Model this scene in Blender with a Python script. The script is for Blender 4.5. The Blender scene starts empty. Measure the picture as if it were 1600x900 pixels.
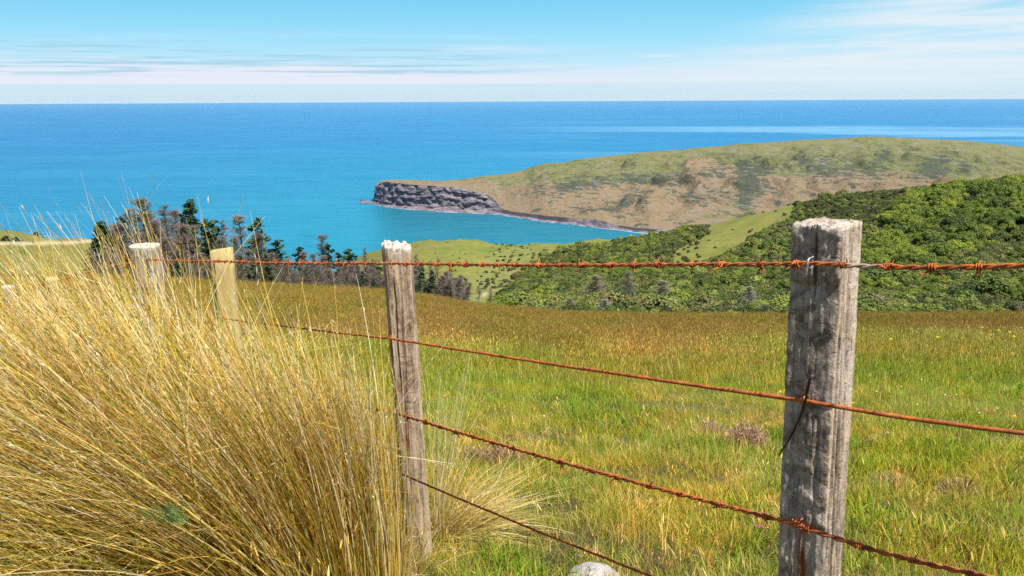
import bpy, math, random
import numpy as np
from mathutils import Vector, Matrix, noise as mnoise
rng = np.random.default_rng(7)
random.seed(7)
scene = bpy.context.scene
col = scene.collection
R = math.radians

# ------------------------------------------------------------------ camera
PITCH = R(12.785)
F = 1333.33
cam_d = bpy.data.cameras.new("camera")
cam = bpy.data.objects.new("camera", cam_d)
col.objects.link(cam)
cam_d.lens = 30.0
cam_d.sensor_width = 36.0
cam_d.clip_start = 0.05
cam_d.clip_end = 200000
cam.location = (0, 0, 0)
cam.rotation_euler = (Matrix.Rotation(math.pi/2 - PITCH, 3, 'X') @ Matrix.Rotation(R(-0.29), 3, 'Z')).to_euler()
scene.camera = cam
SEA = -240.0

# ------------------------------------------------------------------ light
SUN_EL, SUN_AZ = R(61), R(-51)        # azimuth as an angle in the XY plane
sun_dir = Vector((math.cos(SUN_EL)*math.cos(SUN_AZ), math.cos(SUN_EL)*math.sin(SUN_AZ), math.sin(SUN_EL)))
sd = bpy.data.lights.new("sun", 'SUN')
sd.energy = 4.9
sd.angle = R(0.5)
sd.color = (1.0, 0.955, 0.88)
sun = bpy.data.objects.new("sun", sd)
col.objects.link(sun)
sun.rotation_euler = sun_dir.to_track_quat('Z', 'Y').to_euler()
sun.location = (0, 0, 50)

scene.view_settings.view_transform = 'Standard'
scene.view_settings.look = 'None'
scene.view_settings.exposure = 0.56
scene.view_settings.gamma = 1
scene.view_settings.use_curve_mapping = False
scene.cycles.max_bounces = 6
scene.cycles.diffuse_bounces = 3
scene.cycles.glossy_bounces = 2
scene.cycles.transmission_bounces = 2
scene.cycles.transparent_max_bounces = 4
scene.cycles.use_denoising = False
scene.cycles.sample_clamp_indirect = 4.0

# ------------------------------------------------------------------ node helpers
class NB:
    def __init__(s, nt):
        s.nt = nt
    def node(s, typ, **props):
        n = s.nt.nodes.new(typ)
        for k, v in props.items():
            setattr(n, k, v)
        return n
    def put(s, sock, v):
        if v is None:
            return
        if isinstance(v, bpy.types.NodeSocket):
            s.nt.links.new(v, sock)
        else:
            if isinstance(v, (tuple, list)) and len(v) == 3 and sock.type == 'RGBA':
                v = (*v, 1)
            sock.default_value = v
    def math(s, op, a, b=None, c=None, clamp=False):
        n = s.node('ShaderNodeMath', operation=op, use_clamp=clamp)
        for i, v in enumerate((a, b, c)):
            s.put(n.inputs[i], v)
        return n.outputs[0]
    def vmath(s, op, a, b=None):
        n = s.node('ShaderNodeVectorMath', operation=op)
        s.put(n.inputs[0], a)
        s.put(n.inputs[1], b)
        return n.outputs[0]
    def mix(s, f, a, b, blend='MIX'):
        n = s.node('ShaderNodeMix', data_type='RGBA', blend_type=blend)
        s.put(n.inputs[0], f)
        s.put(n.inputs[6], a)
        s.put(n.inputs[7], b)
        return n.outputs[2]
    def ss(s, v, lo, hi, a=0.0, b=1.0):
        n = s.node('ShaderNodeMapRange', interpolation_type='SMOOTHSTEP')
        s.put(n.inputs[0], v)
        for i, x in enumerate((lo, hi, a, b)):
            s.put(n.inputs[1+i], x)
        return n.outputs[0]
    def noise(s, vec, scale=1.0, detail=4.0, rough=0.55, dist=0.0):
        n = s.node('ShaderNodeTexNoise')
        s.put(n.inputs['Vector'], vec)
        s.put(n.inputs['Scale'], scale)
        s.put(n.inputs['Detail'], detail)
        s.put(n.inputs['Roughness'], rough)
        s.put(n.inputs['Distortion'], dist)
        return n.outputs[0]
    def mapping(s, vec, scale=(1, 1, 1), loc=(0, 0, 0), rot=(0, 0, 0)):
        n = s.node('ShaderNodeMapping')
        s.put(n.inputs['Vector'], vec)
        n.inputs['Location'].default_value = loc
        n.inputs['Rotation'].default_value = rot
        n.inputs['Scale'].default_value = scale
        return n.outputs[0]
    def ramp(s, f, stops):
        n = s.node('ShaderNodeValToRGB')
        s.put(n.inputs[0], f)
        e = n.color_ramp.elements
        while len(e) < len(stops):
            e.new(0.5)
        for i, (p, c) in enumerate(stops):
            e[i].position = p
            e[i].color = (*c, 1)
        return n.outputs[0]
    def attr(s, name, out='Color'):
        n = s.node('ShaderNodeAttribute', attribute_name=name)
        return n.outputs[out]
    def sep(s, vec):
        n = s.node('ShaderNodeSeparateXYZ')
        s.put(n.inputs[0], vec)
        return n.outputs
    def comb(s, x, y, z):
        n = s.node('ShaderNodeCombineXYZ')
        for i, v in enumerate((x, y, z)):
            s.put(n.inputs[i], v)
        return n.outputs[0]
    def bump(s, h, strength=0.5, dist=0.1, normal=None):
        n = s.node('ShaderNodeBump')
        s.put(n.inputs['Height'], h)
        s.put(n.inputs['Strength'], strength)
        s.put(n.inputs['Distance'], dist)
        if normal is not None:
            s.put(n.inputs['Normal'], normal)
        return n.outputs[0]
    def pos(s):
        return s.node('ShaderNodeNewGeometry').outputs['Position']
    def obj(s):
        return s.node('ShaderNodeTexCoord').outputs['Object']
    def rnd(s):
        return s.node('ShaderNodeObjectInfo').outputs['Random']

def new_mat(name, rough=0.8, spec=0.3):
    m = bpy.data.materials.new(name)
    m.use_nodes = True
    nt = m.node_tree
    b = NB(nt)
    p = nt.nodes['Principled BSDF']
    p.inputs['Roughness'].default_value = rough
    p.inputs['Specular IOR Level'].default_value = spec
    return m, b, p

def leafy(m, b, p, color, trans=0.3):
    """diffuse leaf with some light passing through"""
    b.put(p.inputs['Base Color'], color)
    t = b.node('ShaderNodeBsdfTranslucent')
    b.put(t.inputs[0], color)
    mx = b.node('ShaderNodeMixShader')
    mx.inputs[0].default_value = trans
    b.nt.links.new(p.outputs[0], mx.inputs[1])
    b.nt.links.new(t.outputs[0], mx.inputs[2])
    b.nt.links.new(mx.outputs[0], b.nt.nodes['Material Output'].inputs[0])

# ------------------------------------------------------------------ world: sky with procedural clouds
w = bpy.data.worlds.new("World")
scene.world = w
w.use_nodes = True
wb = NB(w.node_tree)
bg = w.node_tree.nodes['Background']
sky = wb.node('ShaderNodeTexSky', sky_type='NISHITA')
sky.sun_disc = False
sky.sun_elevation = SUN_EL
sky.sun_rotation = math.atan2(sun_dir.x, sun_dir.y)
sky.altitude = 250
sky.air_density = 1.0
sky.dust_density = 0.1
sky.ozone_density = 3.0
gen = wb.node('ShaderNodeTexCoord').outputs['Generated']
gx, gy, gz = wb.sep(gen)
# the deep blue of this sky reaches almost down to the horizon
el = gz
low = wb.ramp(wb.math('MULTIPLY', el, 5.0), [(0.0, (5.0, 6.5, 7.2)), (0.08, (4.9, 6.6, 7.4)), (0.18, (4.2, 6.5, 7.7)), (0.32, (2.7, 6.0, 7.8)), (0.50, (1.75, 5.2, 7.4)), (0.9, (0.9, 3.6, 6.2))])
skyc = wb.mix(wb.ss(el, 0.13, 0.40), low, sky.outputs[0])
az = wb.math('DIVIDE', gx, wb.math('MAXIMUM', gy, 0.05))
def band(v, a, b_, c, d):
    return wb.math('MULTIPLY', wb.ss(v, a, b_), wb.ss(v, c, d, 1.0, 0.0))
P1 = wb.comb(wb.math('MULTIPLY', az, 2.2), wb.math('MULTIPLY', el, 62), 0.3)
n1 = wb.noise(P1, 1.6, 6, 0.6, 0.3)
P2 = wb.comb(wb.math('MULTIPLY', az, 5.0), wb.math('MULTIPLY', el, 230), 3.7)
n2 = wb.noise(P2, 1.1, 5, 0.6, 0.6)
# pink-white cloud bank low down
top_e = wb.math('ADD', 0.034, wb.math('MULTIPLY', wb.math('SUBTRACT', n1, 0.5), 0.055))
bank = wb.math('MULTIPLY', wb.ss(el, 0.0105, 0.0135), wb.ss(wb.math('SUBTRACT', el, top_e), -0.014, 0.006, 1.0, 0.0))
bank = wb.math('MULTIPLY', bank, wb.ss(az, -0.1, 0.35, 1.0, 0.45))
c1 = wb.mix(wb.math('MULTIPLY', bank, 0.85), skyc, (6.7, 6.75, 7.7))
# a bluer strip right on the horizon
c1 = wb.mix(wb.ss(el, 0.0135, 0.0105, 0.0, 0.5), c1, (4.9, 6.4, 7.3))
# grey streaks above it, on the left
st = wb.math('MULTIPLY', wb.ss(n2, 0.47, 0.60), band(el, 0.018, 0.026, 0.045, 0.066))
st = wb.math('MULTIPLY', st, wb.ss(az, -0.10, 0.10, 1.0, 0.0))
c2 = wb.mix(wb.math('MULTIPLY', st, 0.75), c1, (2.9, 5.1, 6.3))
wh = wb.math('MULTIPLY', wb.ss(n1, 0.48, 0.70), band(el, 0.025, 0.035, 0.045, 0.075))
wh = wb.math('MULTIPLY', wh, wb.ss(az, 0.0, 0.2, 1.0, 0.0))
c2 = wb.mix(wb.math('MULTIPLY', wh, 0.45), c2, (6.2, 6.8, 7.8))
# cirrus fanning up on the right
P3 = wb.mapping(wb.comb(az, wb.math('MULTIPLY', el, 3.2), 0.0), scale=(1.2, 9, 1), rot=(0, 0, R(-24)))
n3 = wb.noise(P3, 2.6, 7, 0.62, 0.4)
lim = wb.math('ADD', wb.math('MULTIPLY', az, 0.36), -0.045)
ci = wb.ss(wb.math('SUBTRACT', lim, el), -0.040, 0.05)
ci = wb.math('MULTIPLY', ci, wb.ss(n3, 0.30, 0.62, 0.18, 1.0))
ci = wb.math('MULTIPLY', ci, wb.ss(el, 0.0, 0.025, 0.3, 1.0))
ci = wb.math('MAXIMUM', ci, wb.math('MULTIPLY', wb.math('MULTIPLY', band(el, 0.038, 0.041, 0.041, 0.045), band(az, 0.13, 0.17, 0.17, 0.21)), 0.7))
c3 = wb.mix(wb.math('MULTIPLY', ci, 0.95), c2, (6.2, 7.0, 7.5))
wb.put(bg.inputs[0], c3)
bg.inputs[1].default_value = 0.085

# ------------------------------------------------------------------ geometry helpers
def ratio(y):
    return np.tan(PITCH + np.arctan((np.asarray(y, float) - 450) / F))
RO = math.tan(R(0.29))      # the photograph is rolled a little: its horizon rises to the right
def at(px, y, d):
    """point d metres ahead on the sight line through a photo position"""
    px, y = px-(y-450)*RO, y+(px-800)*RO
    r = float(ratio(y))
    return Vector(((px-800)/F * d*(math.cos(PITCH)+r*math.sin(PITCH)), d, -r*d))

def hash3(ix, iy, iz, seed):
    h = (ix*374761393 + iy*668265263 + iz*2147483647 + seed*1274126177) & 0xFFFFFFFF
    h = ((h ^ (h >> 13)) * 1274126177) & 0xFFFFFFFF
    return ((h ^ (h >> 16)) & 0xFFFF) / 65535.0
def vnoise(p, seed=0):
    p = np.asarray(p, float)
    i = np.floor(p).astype(np.int64)
    f = p - i
    f = f*f*(3-2*f)
    out = 0
    for dx in (0, 1):
        for dy in (0, 1):
            for dz in (0, 1):
                wgt = (f[..., 0] if dx else 1-f[..., 0])*(f[..., 1] if dy else 1-f[..., 1])*(f[..., 2] if dz else 1-f[..., 2])
                out = out + wgt*hash3(i[..., 0]+dx, i[..., 1]+dy, i[..., 2]+dz, seed)
    return out*2-1
def fbm(x, y, z=0.0, oct=4, seed=0, gain=0.5):
    x, y, z = np.broadcast_arrays(np.asarray(x, float), np.asarray(y, float), np.asarray(z, float))
    p = np.stack([x, y, z], -1)
    a, s, t = 1.0, 0.0, 0.0
    for o in range(oct):
        s = s + a*vnoise(p, seed+o*17)
        t += a
        a *= gain
        p = p*2.03+5.1
    return s/t

def mk(name, V, faces, mats=None, attrs=None, smooth=False, midx=None):
    """faces: list of int arrays of shape (M,k)"""
    me = bpy.data.meshes.new(name)
    V = np.asarray(V, np.float32).reshape(-1, 3)
    me.vertices.add(len(V))
    me.vertices.foreach_set('co', V.ravel())
    if not isinstance(faces, list):
        faces = [faces]
    faces = [np.asarray(f, np.int32) for f in faces if len(f)]
    loops = np.concatenate([f.ravel() for f in faces])
    tot = np.concatenate([np.full(len(f), f.shape[1], np.int32) for f in faces])
    start = np.concatenate([[0], np.cumsum(tot)[:-1]]).astype(np.int32)
    me.loops.add(len(loops))
    me.loops.foreach_set('vertex_index', loops)
    me.polygons.add(len(tot))
    me.polygons.foreach_set('loop_start', start)
    me.polygons.foreach_set('loop_total', tot)
    if smooth:
        me.polygons.foreach_set('use_smooth', np.ones(len(tot), bool))
    if midx is not None:
        me.polygons.foreach_set('material_index', np.asarray(midx, np.int32))
    if mats:
        for m in (mats if isinstance(mats, (list, tuple)) else [mats]):
            me.materials.append(m)
    for an, av in (attrs or {}).items():
        av = np.asarray(av, np.float32)
        if av.ndim == 1:
            a = me.attributes.new(an, 'FLOAT', 'POINT')
            a.data.foreach_set('value', av)
        else:
            if av.shape[1] == 3:
                av = np.concatenate([av, np.ones((len(av), 1), np.float32)], 1)
            a = me.attributes.new(an, 'FLOAT_COLOR', 'POINT')
            a.data.foreach_set('color', av.ravel())
    me.update(calc_edges=True)
    return me

def link(name, me, parent=None, loc=None, rotz=None, kind=None, label=None, cat=None, group=None, scale=None):
    o = bpy.data.objects.new(name, me)
    col.objects.link(o)
    if parent is not None:
        o.parent = parent
    if loc is not None:
        o.location = loc
    if rotz is not None:
        o.rotation_euler = (0, 0, rotz)
    if scale is not None:
        o.scale = (scale,)*3 if isinstance(scale, (int, float)) else scale
    for k, v in (('kind', kind), ('label', label), ('category', cat), ('group', group)):
        if v:
            o[k] = v
    return o

class Acc:
    """collects vertices, faces and per-vertex tint, then becomes ONE mesh"""
    def __init__(s):
        s.V, s.Q, s.T, s.C, s.n = [], [], [], [], 0
    def add(s, V, quads=None, tris=None, c=(1, 1, 1)):
        V = np.asarray(V, float).reshape(-1, 3)
        s.V.append(V)
        if quads is not None and len(quads):
            s.Q.append(np.asarray(quads)+s.n)
        if tris is not None and len(tris):
            s.T.append(np.asarray(tris)+s.n)
        c = np.asarray(c, float)
        s.C.append(np.broadcast_to(c, (len(V), 3)))
        s.n += len(V)
    def mesh(s, name, mats, smooth=False):
        f = []
        if s.Q:
            f.append(np.concatenate(s.Q))
        if s.T:
            f.append(np.concatenate(s.T))
        return mk(name, np.concatenate(s.V), f, mats, {'tint': np.concatenate(s.C)}, smooth)
    def ribbons(s, P, W, side, c):
        """P (N,S,3) W (N,S) side (N,3) c (N,3) or (N,S,3)"""
        N, S, _ = P.shape
        off = side[:, None, :]*W[..., None]*0.5
        V = np.stack([P-off, P+off], 2).reshape(-1, 3)
        base = (np.arange(N)[:, None]*S+np.arange(S-1)[None, :])*2
        q = np.stack([base, base+1, base+3, base+2], -1).reshape(-1, 4)
        if c.ndim == 2:
            c = np.broadcast_to(c[:, None, :], (N, S, 3))
        c = np.repeat(c.reshape(-1, 3), 2, 0)
        s.add(V, q, c=c)
    def tubes(s, P, Rad, c, k=4):
        """P (N,S,3) Rad (N,S) c (3,) or (N,3)"""
        N, S, _ = P.shape
        t = np.gradient(P, axis=1)
        t /= np.linalg.norm(t, axis=-1, keepdims=True)+1e-9
        up = np.zeros_like(t); up[..., 2] = 1
        par = np.abs(t[..., 2]) > 0.92
        up[par] = (1, 0, 0)
        a = np.cross(t, up); a /= np.linalg.norm(a, axis=-1, keepdims=True)+1e-9
        b = np.cross(t, a)
        ang = np.arange(k)/k*2*math.pi
        V = P[:, :, None, :] + Rad[:, :, None, None]*(a[:, :, None, :]*np.cos(ang)[None, None, :, None]+b[:, :, None, :]*np.sin(ang)[None, None, :, None])
        base = (np.arange(N)[:, None]*S+np.arange(S-1)[None, :])*k
        q = []
        for j in range(k):
            j2 = (j+1) % k
            q.append(np.stack([base+j, base+j2, base+k+j2, base+k+j], -1).reshape(-1, 4))
        c = np.asarray(c, float)
        if c.ndim == 2:
            c = np.repeat(c, S*k, 0)
        s.add(V.reshape(-1, 3), np.concatenate(q), c=c)
        # end caps for the first ring and the last
        return s
    def leaves(s, P, Nrm, size, c, asp=1.0, jit=0.6):
        """square leaves at P facing Nrm with jitter"""
        N = len(P)
        n = Nrm/(np.linalg.norm(Nrm, axis=1, keepdims=True)+1e-9)+rng.normal(0, jit, (N, 3))
        n /= np.linalg.norm(n, axis=1, keepdims=True)+1e-9
        r = rng.normal(0, 1, (N, 3))
        a = np.cross(n, r); a /= np.linalg.norm(a, axis=1, keepdims=True)+1e-9
        b = np.cross(n, a)
        sz = (size*np.ones(N))[:, None]*0.5
        V = np.stack([P-a*sz*asp, P-b*sz*0.8, P+a*sz*asp, P+b*sz*0.8], 1).reshape(-1, 3)
        q = np.arange(N*4).reshape(N, 4)
        s.add(V, q, c=np.repeat(np.broadcast_to(np.asarray(c, float), (N, 3)), 4, 0))

def ico(sub=2):
    import bmesh
    bm = bmesh.new()
    bmesh.ops.create_icosphere(bm, subdivisions=sub, radius=1)
    V = np.array([v.co[:] for v in bm.verts])
    T = np.array([[v.index for v in f.verts] for f in bm.faces])
    bm.free()
    return V, T

def scatter(name, pts, rot, scl, idx, protos, kind='stuff', label=None, cat=None):
    """ONE stuff object whose points carry prototype meshes"""
    me = mk(name, pts, [np.zeros((0, 3), np.int32)]) if False else bpy.data.meshes.new(name)
    me.vertices.add(len(pts))
    me.vertices.foreach_set('co', np.asarray(pts, np.float32).ravel())
    a = me.attributes.new('rot', 'FLOAT_VECTOR', 'POINT'); a.data.foreach_set('vector', np.asarray(rot, np.float32).ravel())
    a = me.attributes.new('scl', 'FLOAT', 'POINT'); a.data.foreach_set('value', np.asarray(scl, np.float32))
    a = me.attributes.new('idx', 'INT', 'POINT'); a.data.foreach_set('value', np.asarray(idx, np.int32))
    o = bpy.data.objects.new(name, me)
    col.objects.link(o)
    o['kind'] = kind
    if label: o['label'] = label
    if cat: o['category'] = cat
    pc = bpy.data.collections.new(name+"_source")
    for i, pm in enumerate(protos):
        po = bpy.data.objects.new("%s_source_%02d" % (name, i), pm)
        pc.objects.link(po)
    g = bpy.data.node_groups.new(name+"_nodes", 'GeometryNodeTree')
    g.interface.new_socket('Geometry', in_out='INPUT', socket_type='NodeSocketGeometry')
    g.interface.new_socket('Geometry', in_out='OUTPUT', socket_type='NodeSocketGeometry')
    gi, go = g.nodes.new('NodeGroupInput'), g.nodes.new('NodeGroupOutput')
    ci = g.nodes.new('GeometryNodeCollectionInfo')
    ci.inputs['Collection'].default_value = pc
    ci.inputs['Separate Children'].default_value = True
    ci.inputs['Reset Children'].default_value = True
    ip = g.nodes.new('GeometryNodeInstanceOnPoints')
    ip.inputs['Pick Instance'].default_value = True
    def na(n, t):
        x = g.nodes.new('GeometryNodeInputNamedAttribute'); x.data_type = t; x.inputs[0].default_value = n
        return next(s for s in x.outputs if s.enabled and s.name == 'Attribute')
    L = g.links.new
    L(gi.outputs[0], ip.inputs['Points'])
    L(ci.outputs[0], ip.inputs['Instance'])
    L(na('idx', 'INT'), ip.inputs['Instance Index'])
    L(na('rot', 'FLOAT_VECTOR'), ip.inputs['Rotation'])
    L(na('scl', 'FLOAT'), ip.inputs['Scale'])
    L(ip.outputs[0], go.inputs[0])
    md = o.modifiers.new('scatter', 'NODES')
    md.node_group = g
    return o

# ------------------------------------------------------------------ terrain
U2P = F/ (math.cos(PITCH)+0.215*math.sin(PITCH))
NEAR_B, NEAR_S = -1.13, -0.2435
D_E = 70.0
edge_tab = [(-900, 428), (0, 434), (150, 437), (300, 442), (450, 450), (600, 459), (660, 467), (730, 480), (850, 493), (1000, 499), (1240, 500), (1600, 498), (2400, 494)]
def r_(y): return ('r', y)
cols = {   # photo column: [(distance, photo row) or (distance, height given as z=)]
 -900: [(100, 436), (200, 430), (300, 410), (400, 390), (520, 385), (700, 372), (900, -200.), (1100, -250.)],
 -60: [(100, 436), (200, 428), (300, 404), (380, 385), (430, 380), (520, 384), (700, 359), (820, -150.), (1000, -250.)],
 0:   [(100, 436), (200, 426), (300, 402), (380, 382), (420, 378), (520, 384), (700, 362), (820, -150.), (1000, -250.)],
 60:  [(100, 436), (200, 426), (300, 402), (380, 381), (420, 376), (520, 392), (700, 376), (800, -160.), (1000, -250.)],
 140: [(100, 440), (200, 428), (300, 402), (380, 381), (420, 375), (520, 402), (700, 420), (800, -200.), (1000, -250.)],
 185: [(100, 444), (200, 430), (300, 404), (380, 383), (420, 377), (520, 404), (700, 425), (800, -200.), (1000, -250.)],
 240: [(100, 456), (200, 458), (300, 446), (400, 428), (520, 440), (700, 450), (800, -230.), (1000, -252.)],
 300: [(100, 462), (160, 470), (300, 480), (500, 500), (700, -230.), (1000, -255.)],
 450: [(100, 466), (160, 480), (300, 486), (500, 500), (700, -225.), (1000, -255.)],
 500: [(100, 472), (160, 482), (300, 480), (550, 470), (800, 442), (900, 440), (1050, -230.), (1200, -255.)],
 560: [(100, 476), (160, 484), (300, 474), (550, 450), (800, 412), (900, 406), (1080, -230.), (1300, -255.)],
 600: [(100, 478), (160, 484), (300, 472), (550, 440), (800, 396), (900, 387), (1150, -235.), (1350, -255.)],
 640: [(100, 480), (160, 484), (320, 470), (550, 432), (780, 388), (900, 378), (1220, -238.), (1400, -255.)],
 710: [(100, 488), (160, 490), (330, 468), (550, 430), (760, 386), (880, 373), (1230, -238.), (1400, -255.)],
 750: [(100, 490), (160, 492), (330, 470), (550, 434), (760, 394), (900, 378), (1230, -238.), (1400, -255.)],
 830: [(100, 498), (150, 494), (300, 468), (500, 434), (700, 400), (860, 382), (1200, -238.), (1400, -255.)],
 880: [(100, 504), (150, 490), (300, 458), (480, 424), (680, 392), (820, 380), (1180, -238.), (1400, -255.)],
 960: [(100, 506), (140, 494), (280, 450), (440, 412), (600, 385), (760, 374), (1150, -238.), (1400, -255.)],
 1010:[(100, 506), (140, 494), (270, 446), (400, 408), (520, 380), (640, 370), (1100, -238.), (1400, -255.)],
 1060:[(100, 506), (140, 494), (260, 444), (370, 408), (470, 376), (560, 360), (700, -140.), (1100, -238.), (1400, -255.)],
 1110:[(100, 506), (135, 494), (260, 440), (360, 402), (450, 368), (530, 351), (700, -136.), (1100, -238.), (1400, -255.)],
 1180:[(100, 506), (135, 494), (250, 438), (340, 398), (430, 358), (500, 336), (700, -132.), (1100, -238.), (1400, -255.)],
 1250:[(100, 506), (135, 492), (240, 432), (320, 390), (410, 346), (480, 320), (700, -128.), (1100, -230.), (1400, -255.)],
 1330:[(100, 506), (130, 490), (220, 430), (300, 380), (390, 330), (460, 308), (700, -124.), (1100, -220.), (1400, -255.)],
 1420:[(100, 504), (130, 488), (210, 425), (280, 372), (370, 318), (430, 299), (700, -120.), (1100, -220.), (1400, -255.)],
 1500:[(100, 502), (130, 486), (200, 425), (270, 368), (340, 315), (400, 295), (650, -112.), (1100, -220.), (1400, -255.)],
 1600:[(100, 498), (130, 484), (190, 425), (250, 368), (310, 312), (360, 290), (600, -105.), (1100, -220.), (1400, -255.)],
 2400:[(100, 480), (130, 466), (190, 410), (250, 350), (310, 290), (360, 260), (600, -90.), (1100, -220.), (1400, -255.)],
}
ekx = np.array([e[0] for e in edge_tab], float); eky = np.array([e[1]+(e[0]-800)*RO for e in edge_tab], float)
kpx = np.array(sorted(cols), float)
NR, NC = 420, 520
Ys = np.concatenate([np.linspace(-10, 12, 120, endpoint=False), np.geomspace(12, 1500, NR-120)])
us = np.linspace(-1.5, 1.5, NC)
lY = np.log(np.maximum(Ys, 10))
tab = np.zeros((len(kpx), NR))
for i, px in enumerate(kpx):
    pts = [(D_E, -float(ratio(np.interp(px, ekx, eky)))*D_E)]
    for d, v in cols[int(px)]:
        pts.append((d, v if isinstance(v, float) and v < 0 else -float(ratio(v+(px-800)*RO))*d))
    ld = np.log([q[0] for q in pts]); z = np.array([q[1] for q in pts])
    # cubic hermite with finite-difference slopes, limited
    sl = np.gradient(z, ld)
    h = np.clip(np.searchsorted(ld, lY)-1, 0, len(ld)-2)
    t = np.clip((lY-ld[h])/(ld[h+1]-ld[h]), 0, 1)
    dl = ld[h+1]-ld[h]
    tab[i] = ((2*t**3-3*t**2+1)*z[h]+(t**3-2*t**2+t)*dl*sl[h]+(-2*t**3+3*t**2)*z[h+1]+(t**3-t**2)*dl*sl[h+1])
Yg = np.repeat(Ys[:, None], NC, 1)
Xg = us[None, :]*(Yg+14)
def far_z(X, j):
    pass
PX = 800+U2P*Xg/np.maximum(Yg, 25)
Zg = np.zeros_like(Yg)
fine = np.linspace(-900, 2400, 826)
ker = np.exp(-0.5*(np.arange(-14, 15)/5.0)**2); ker /= ker.sum()
for j in range(NR):
    row = np.interp(fine, kpx, tab[:, j])
    row = np.convolve(np.pad(row, 14, 'edge'), ker, 'valid')
    Zg[j] = np.interp(PX[j], fine, row)
erow = np.interp(PX, ekx, eky)
plane = NEAR_B+NEAR_S*Yg
zedge = -ratio(erow)*D_E
tt = np.clip(Yg/D_E, 0, 1)
nearz = plane+(zedge-(NEAR_B+NEAR_S*D_E))*tt**2
m = Yg < D_E
Zg = np.where(m, nearz, Zg)
# soften the crest
amp = np.where(Yg < 75, 0.02+0.0020*np.maximum(Yg, 0), 0.0)
Zg += amp*fbm(Xg/2.3, Yg/2.3, 0, 4, 3) + 0.03*fbm(Xg/0.6, Yg/0.6, 0, 3, 9)*(Yg < 30)
bigw = np.clip((Yg-85)/60, 0, 1)
Zg += bigw*(0.006*Yg*fbm(Xg/(40), Yg/(40), 0, 4, 21) + 0.0035*Yg*fbm(Xg/11, Yg/11, 0, 3, 33))
Zg = np.maximum(Zg, SEA-12)

def ground(x, y):
    x = np.asarray(x, float); y = np.asarray(y, float)
    j = np.interp(y, Ys, np.arange(NR)); j0 = np.clip(np.floor(j).astype(int), 0, NR-2); fj = j-j0
    u = np.clip(x/(y+14), -1.499, 1.499)
    i = (u+1.5)/3*(NC-1); i0 = np.clip(np.floor(i).astype(int), 0, NC-2); fi = i-i0
    return (Zg[j0, i0]*(1-fj)*(1-fi)+Zg[j0+1, i0]*fj*(1-fi)+Zg[j0, i0+1]*(1-fj)*fi+Zg[j0+1, i0+1]*fj*fi)
def screen(x, y, z):
    c, s = math.cos(PITCH), math.sin(PITCH)
    dep = y*c - z*s
    dn = y*s + z*c
    px_, y_ = F*x/dep, -F*dn/dep
    return 800+px_+y_*RO, 450+y_-px_*RO

def inpoly(px, py, poly):
    px = np.asarray(px, float); py = np.asarray(py, float)
    ins = np.zeros(px.shape, bool)
    n = len(poly)
    for i in range(n):
        x1, y1 = poly[i]; x2, y2 = poly[(i+1) % n]
        c = ((y1 > py) != (y2 > py)) & (px < (x2-x1)*(py-y1)/((y2-y1) or 1e-9)+x1)
        ins ^= c
    return ins

BUSH = [(770, 500), (785, 462), (815, 430), (850, 402), (885, 390), (945, 381), (1000, 372), (1040, 358), (1075, 352), (1108, 352), (1100, 366), (1072, 380),
        (1050, 400), (1052, 420), (1090, 424), (1116, 408), (1160, 384), (1200, 362), (1236, 346), (1243, 322), (1300, 308), (1420, 296), (1500, 292), (1700, 262), (2300, 200), (2300, 560), (1000, 560)]
sx, sy = screen(Xg, Yg, Zg)
wob = 6*fbm(Xg/14, Yg/14, 0, 3, 5)
bush_m = inpoly(sx+wob, sy+wob*0.5, BUSH) & (Yg > 90)
GULLY = [(740, 440), (770, 395), (800, 388), (850, 392), (870, 400), (800, 450), (770, 475), (740, 470)]
gul_m = inpoly(sx+wob, sy, GULLY) & (Yg > 90)
track_pts = []
def seg_d(px, py, a, b):
    ax, ay = a; bx, by = b
    t = np.clip(((px-ax)*(bx-ax)+(py-ay)*(by-ay))/((bx-ax)**2+(by-ay)**2), 0, 1)
    return np.hypot(px-ax-t*(bx-ax), py-ay-t*(by-ay))
tr = np.zeros_like(Xg)
for a, b_, wd in (((753, 463), (763, 452), 1.2), ((773, 398), (777, 402), 0.9), ((773, 389), (774, 396), 0.0), ((779, 405), (785, 409), 0.2)):
    tr = np.maximum(tr, np.clip(wd+0.6-seg_d(sx, sy, a, b_)+0.8*wob/6, 0, 1))
tr *= (Yg > 200)
# farm track cut on the left hill
lt = np.clip(1-np.abs(sy-(380.5-0.03*sx+1.5*np.sin(sx*0.02)))/3.2, 0, 1)*(Yg > 340)*(Yg < 425)*(sx < 235)
tr = np.maximum(tr, np.clip(lt*2, 0, 1))

m_field, b, p = new_mat('soil_and_turf', 0.95, 0.1)
po = b.pos()
n_a = b.noise(po, 1.3, 5, 0.65)
n_b = b.noise(po, 0.09, 3, 0.5)
n_c = b.noise(po, 18, 4, 0.7)
c = b.ramp(n_a, [(0.35, (0.07, 0.085, 0.016)), (0.5, (0.13, 0.125, 0.03)), (0.65, (0.20, 0.145, 0.055))])
n_d = b.noise(po, 75, 5, 0.8)
c = b.mix(b.ss(n_c, 0.42, 0.56, 0, 0.7), c, (0.10, 0.062, 0.03))
c = b.mix(b.ss(n_d, 0.50, 0.60, 0, 0.8), c, (0.34, 0.27, 0.12))
c = b.mix(b.ss(n_d, 0.48, 0.40, 0, 0.8), c, (0.035, 0.04, 0.01))
fy = b.sep(po)[1]
dry = b.mix(b.ss(n_b, 0.35, 0.65), (0.20, 0.115, 0.028), (0.13, 0.12, 0.025))
c = b.mix(b.ss(fy, 14, 28), c, dry)
b.put(p.inputs['Base Color'], c)
b.put(p.inputs['Normal'], b.bump(n_d, 1.0, 0.02, b.bump(n_c, 0.8, 0.03)))

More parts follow.
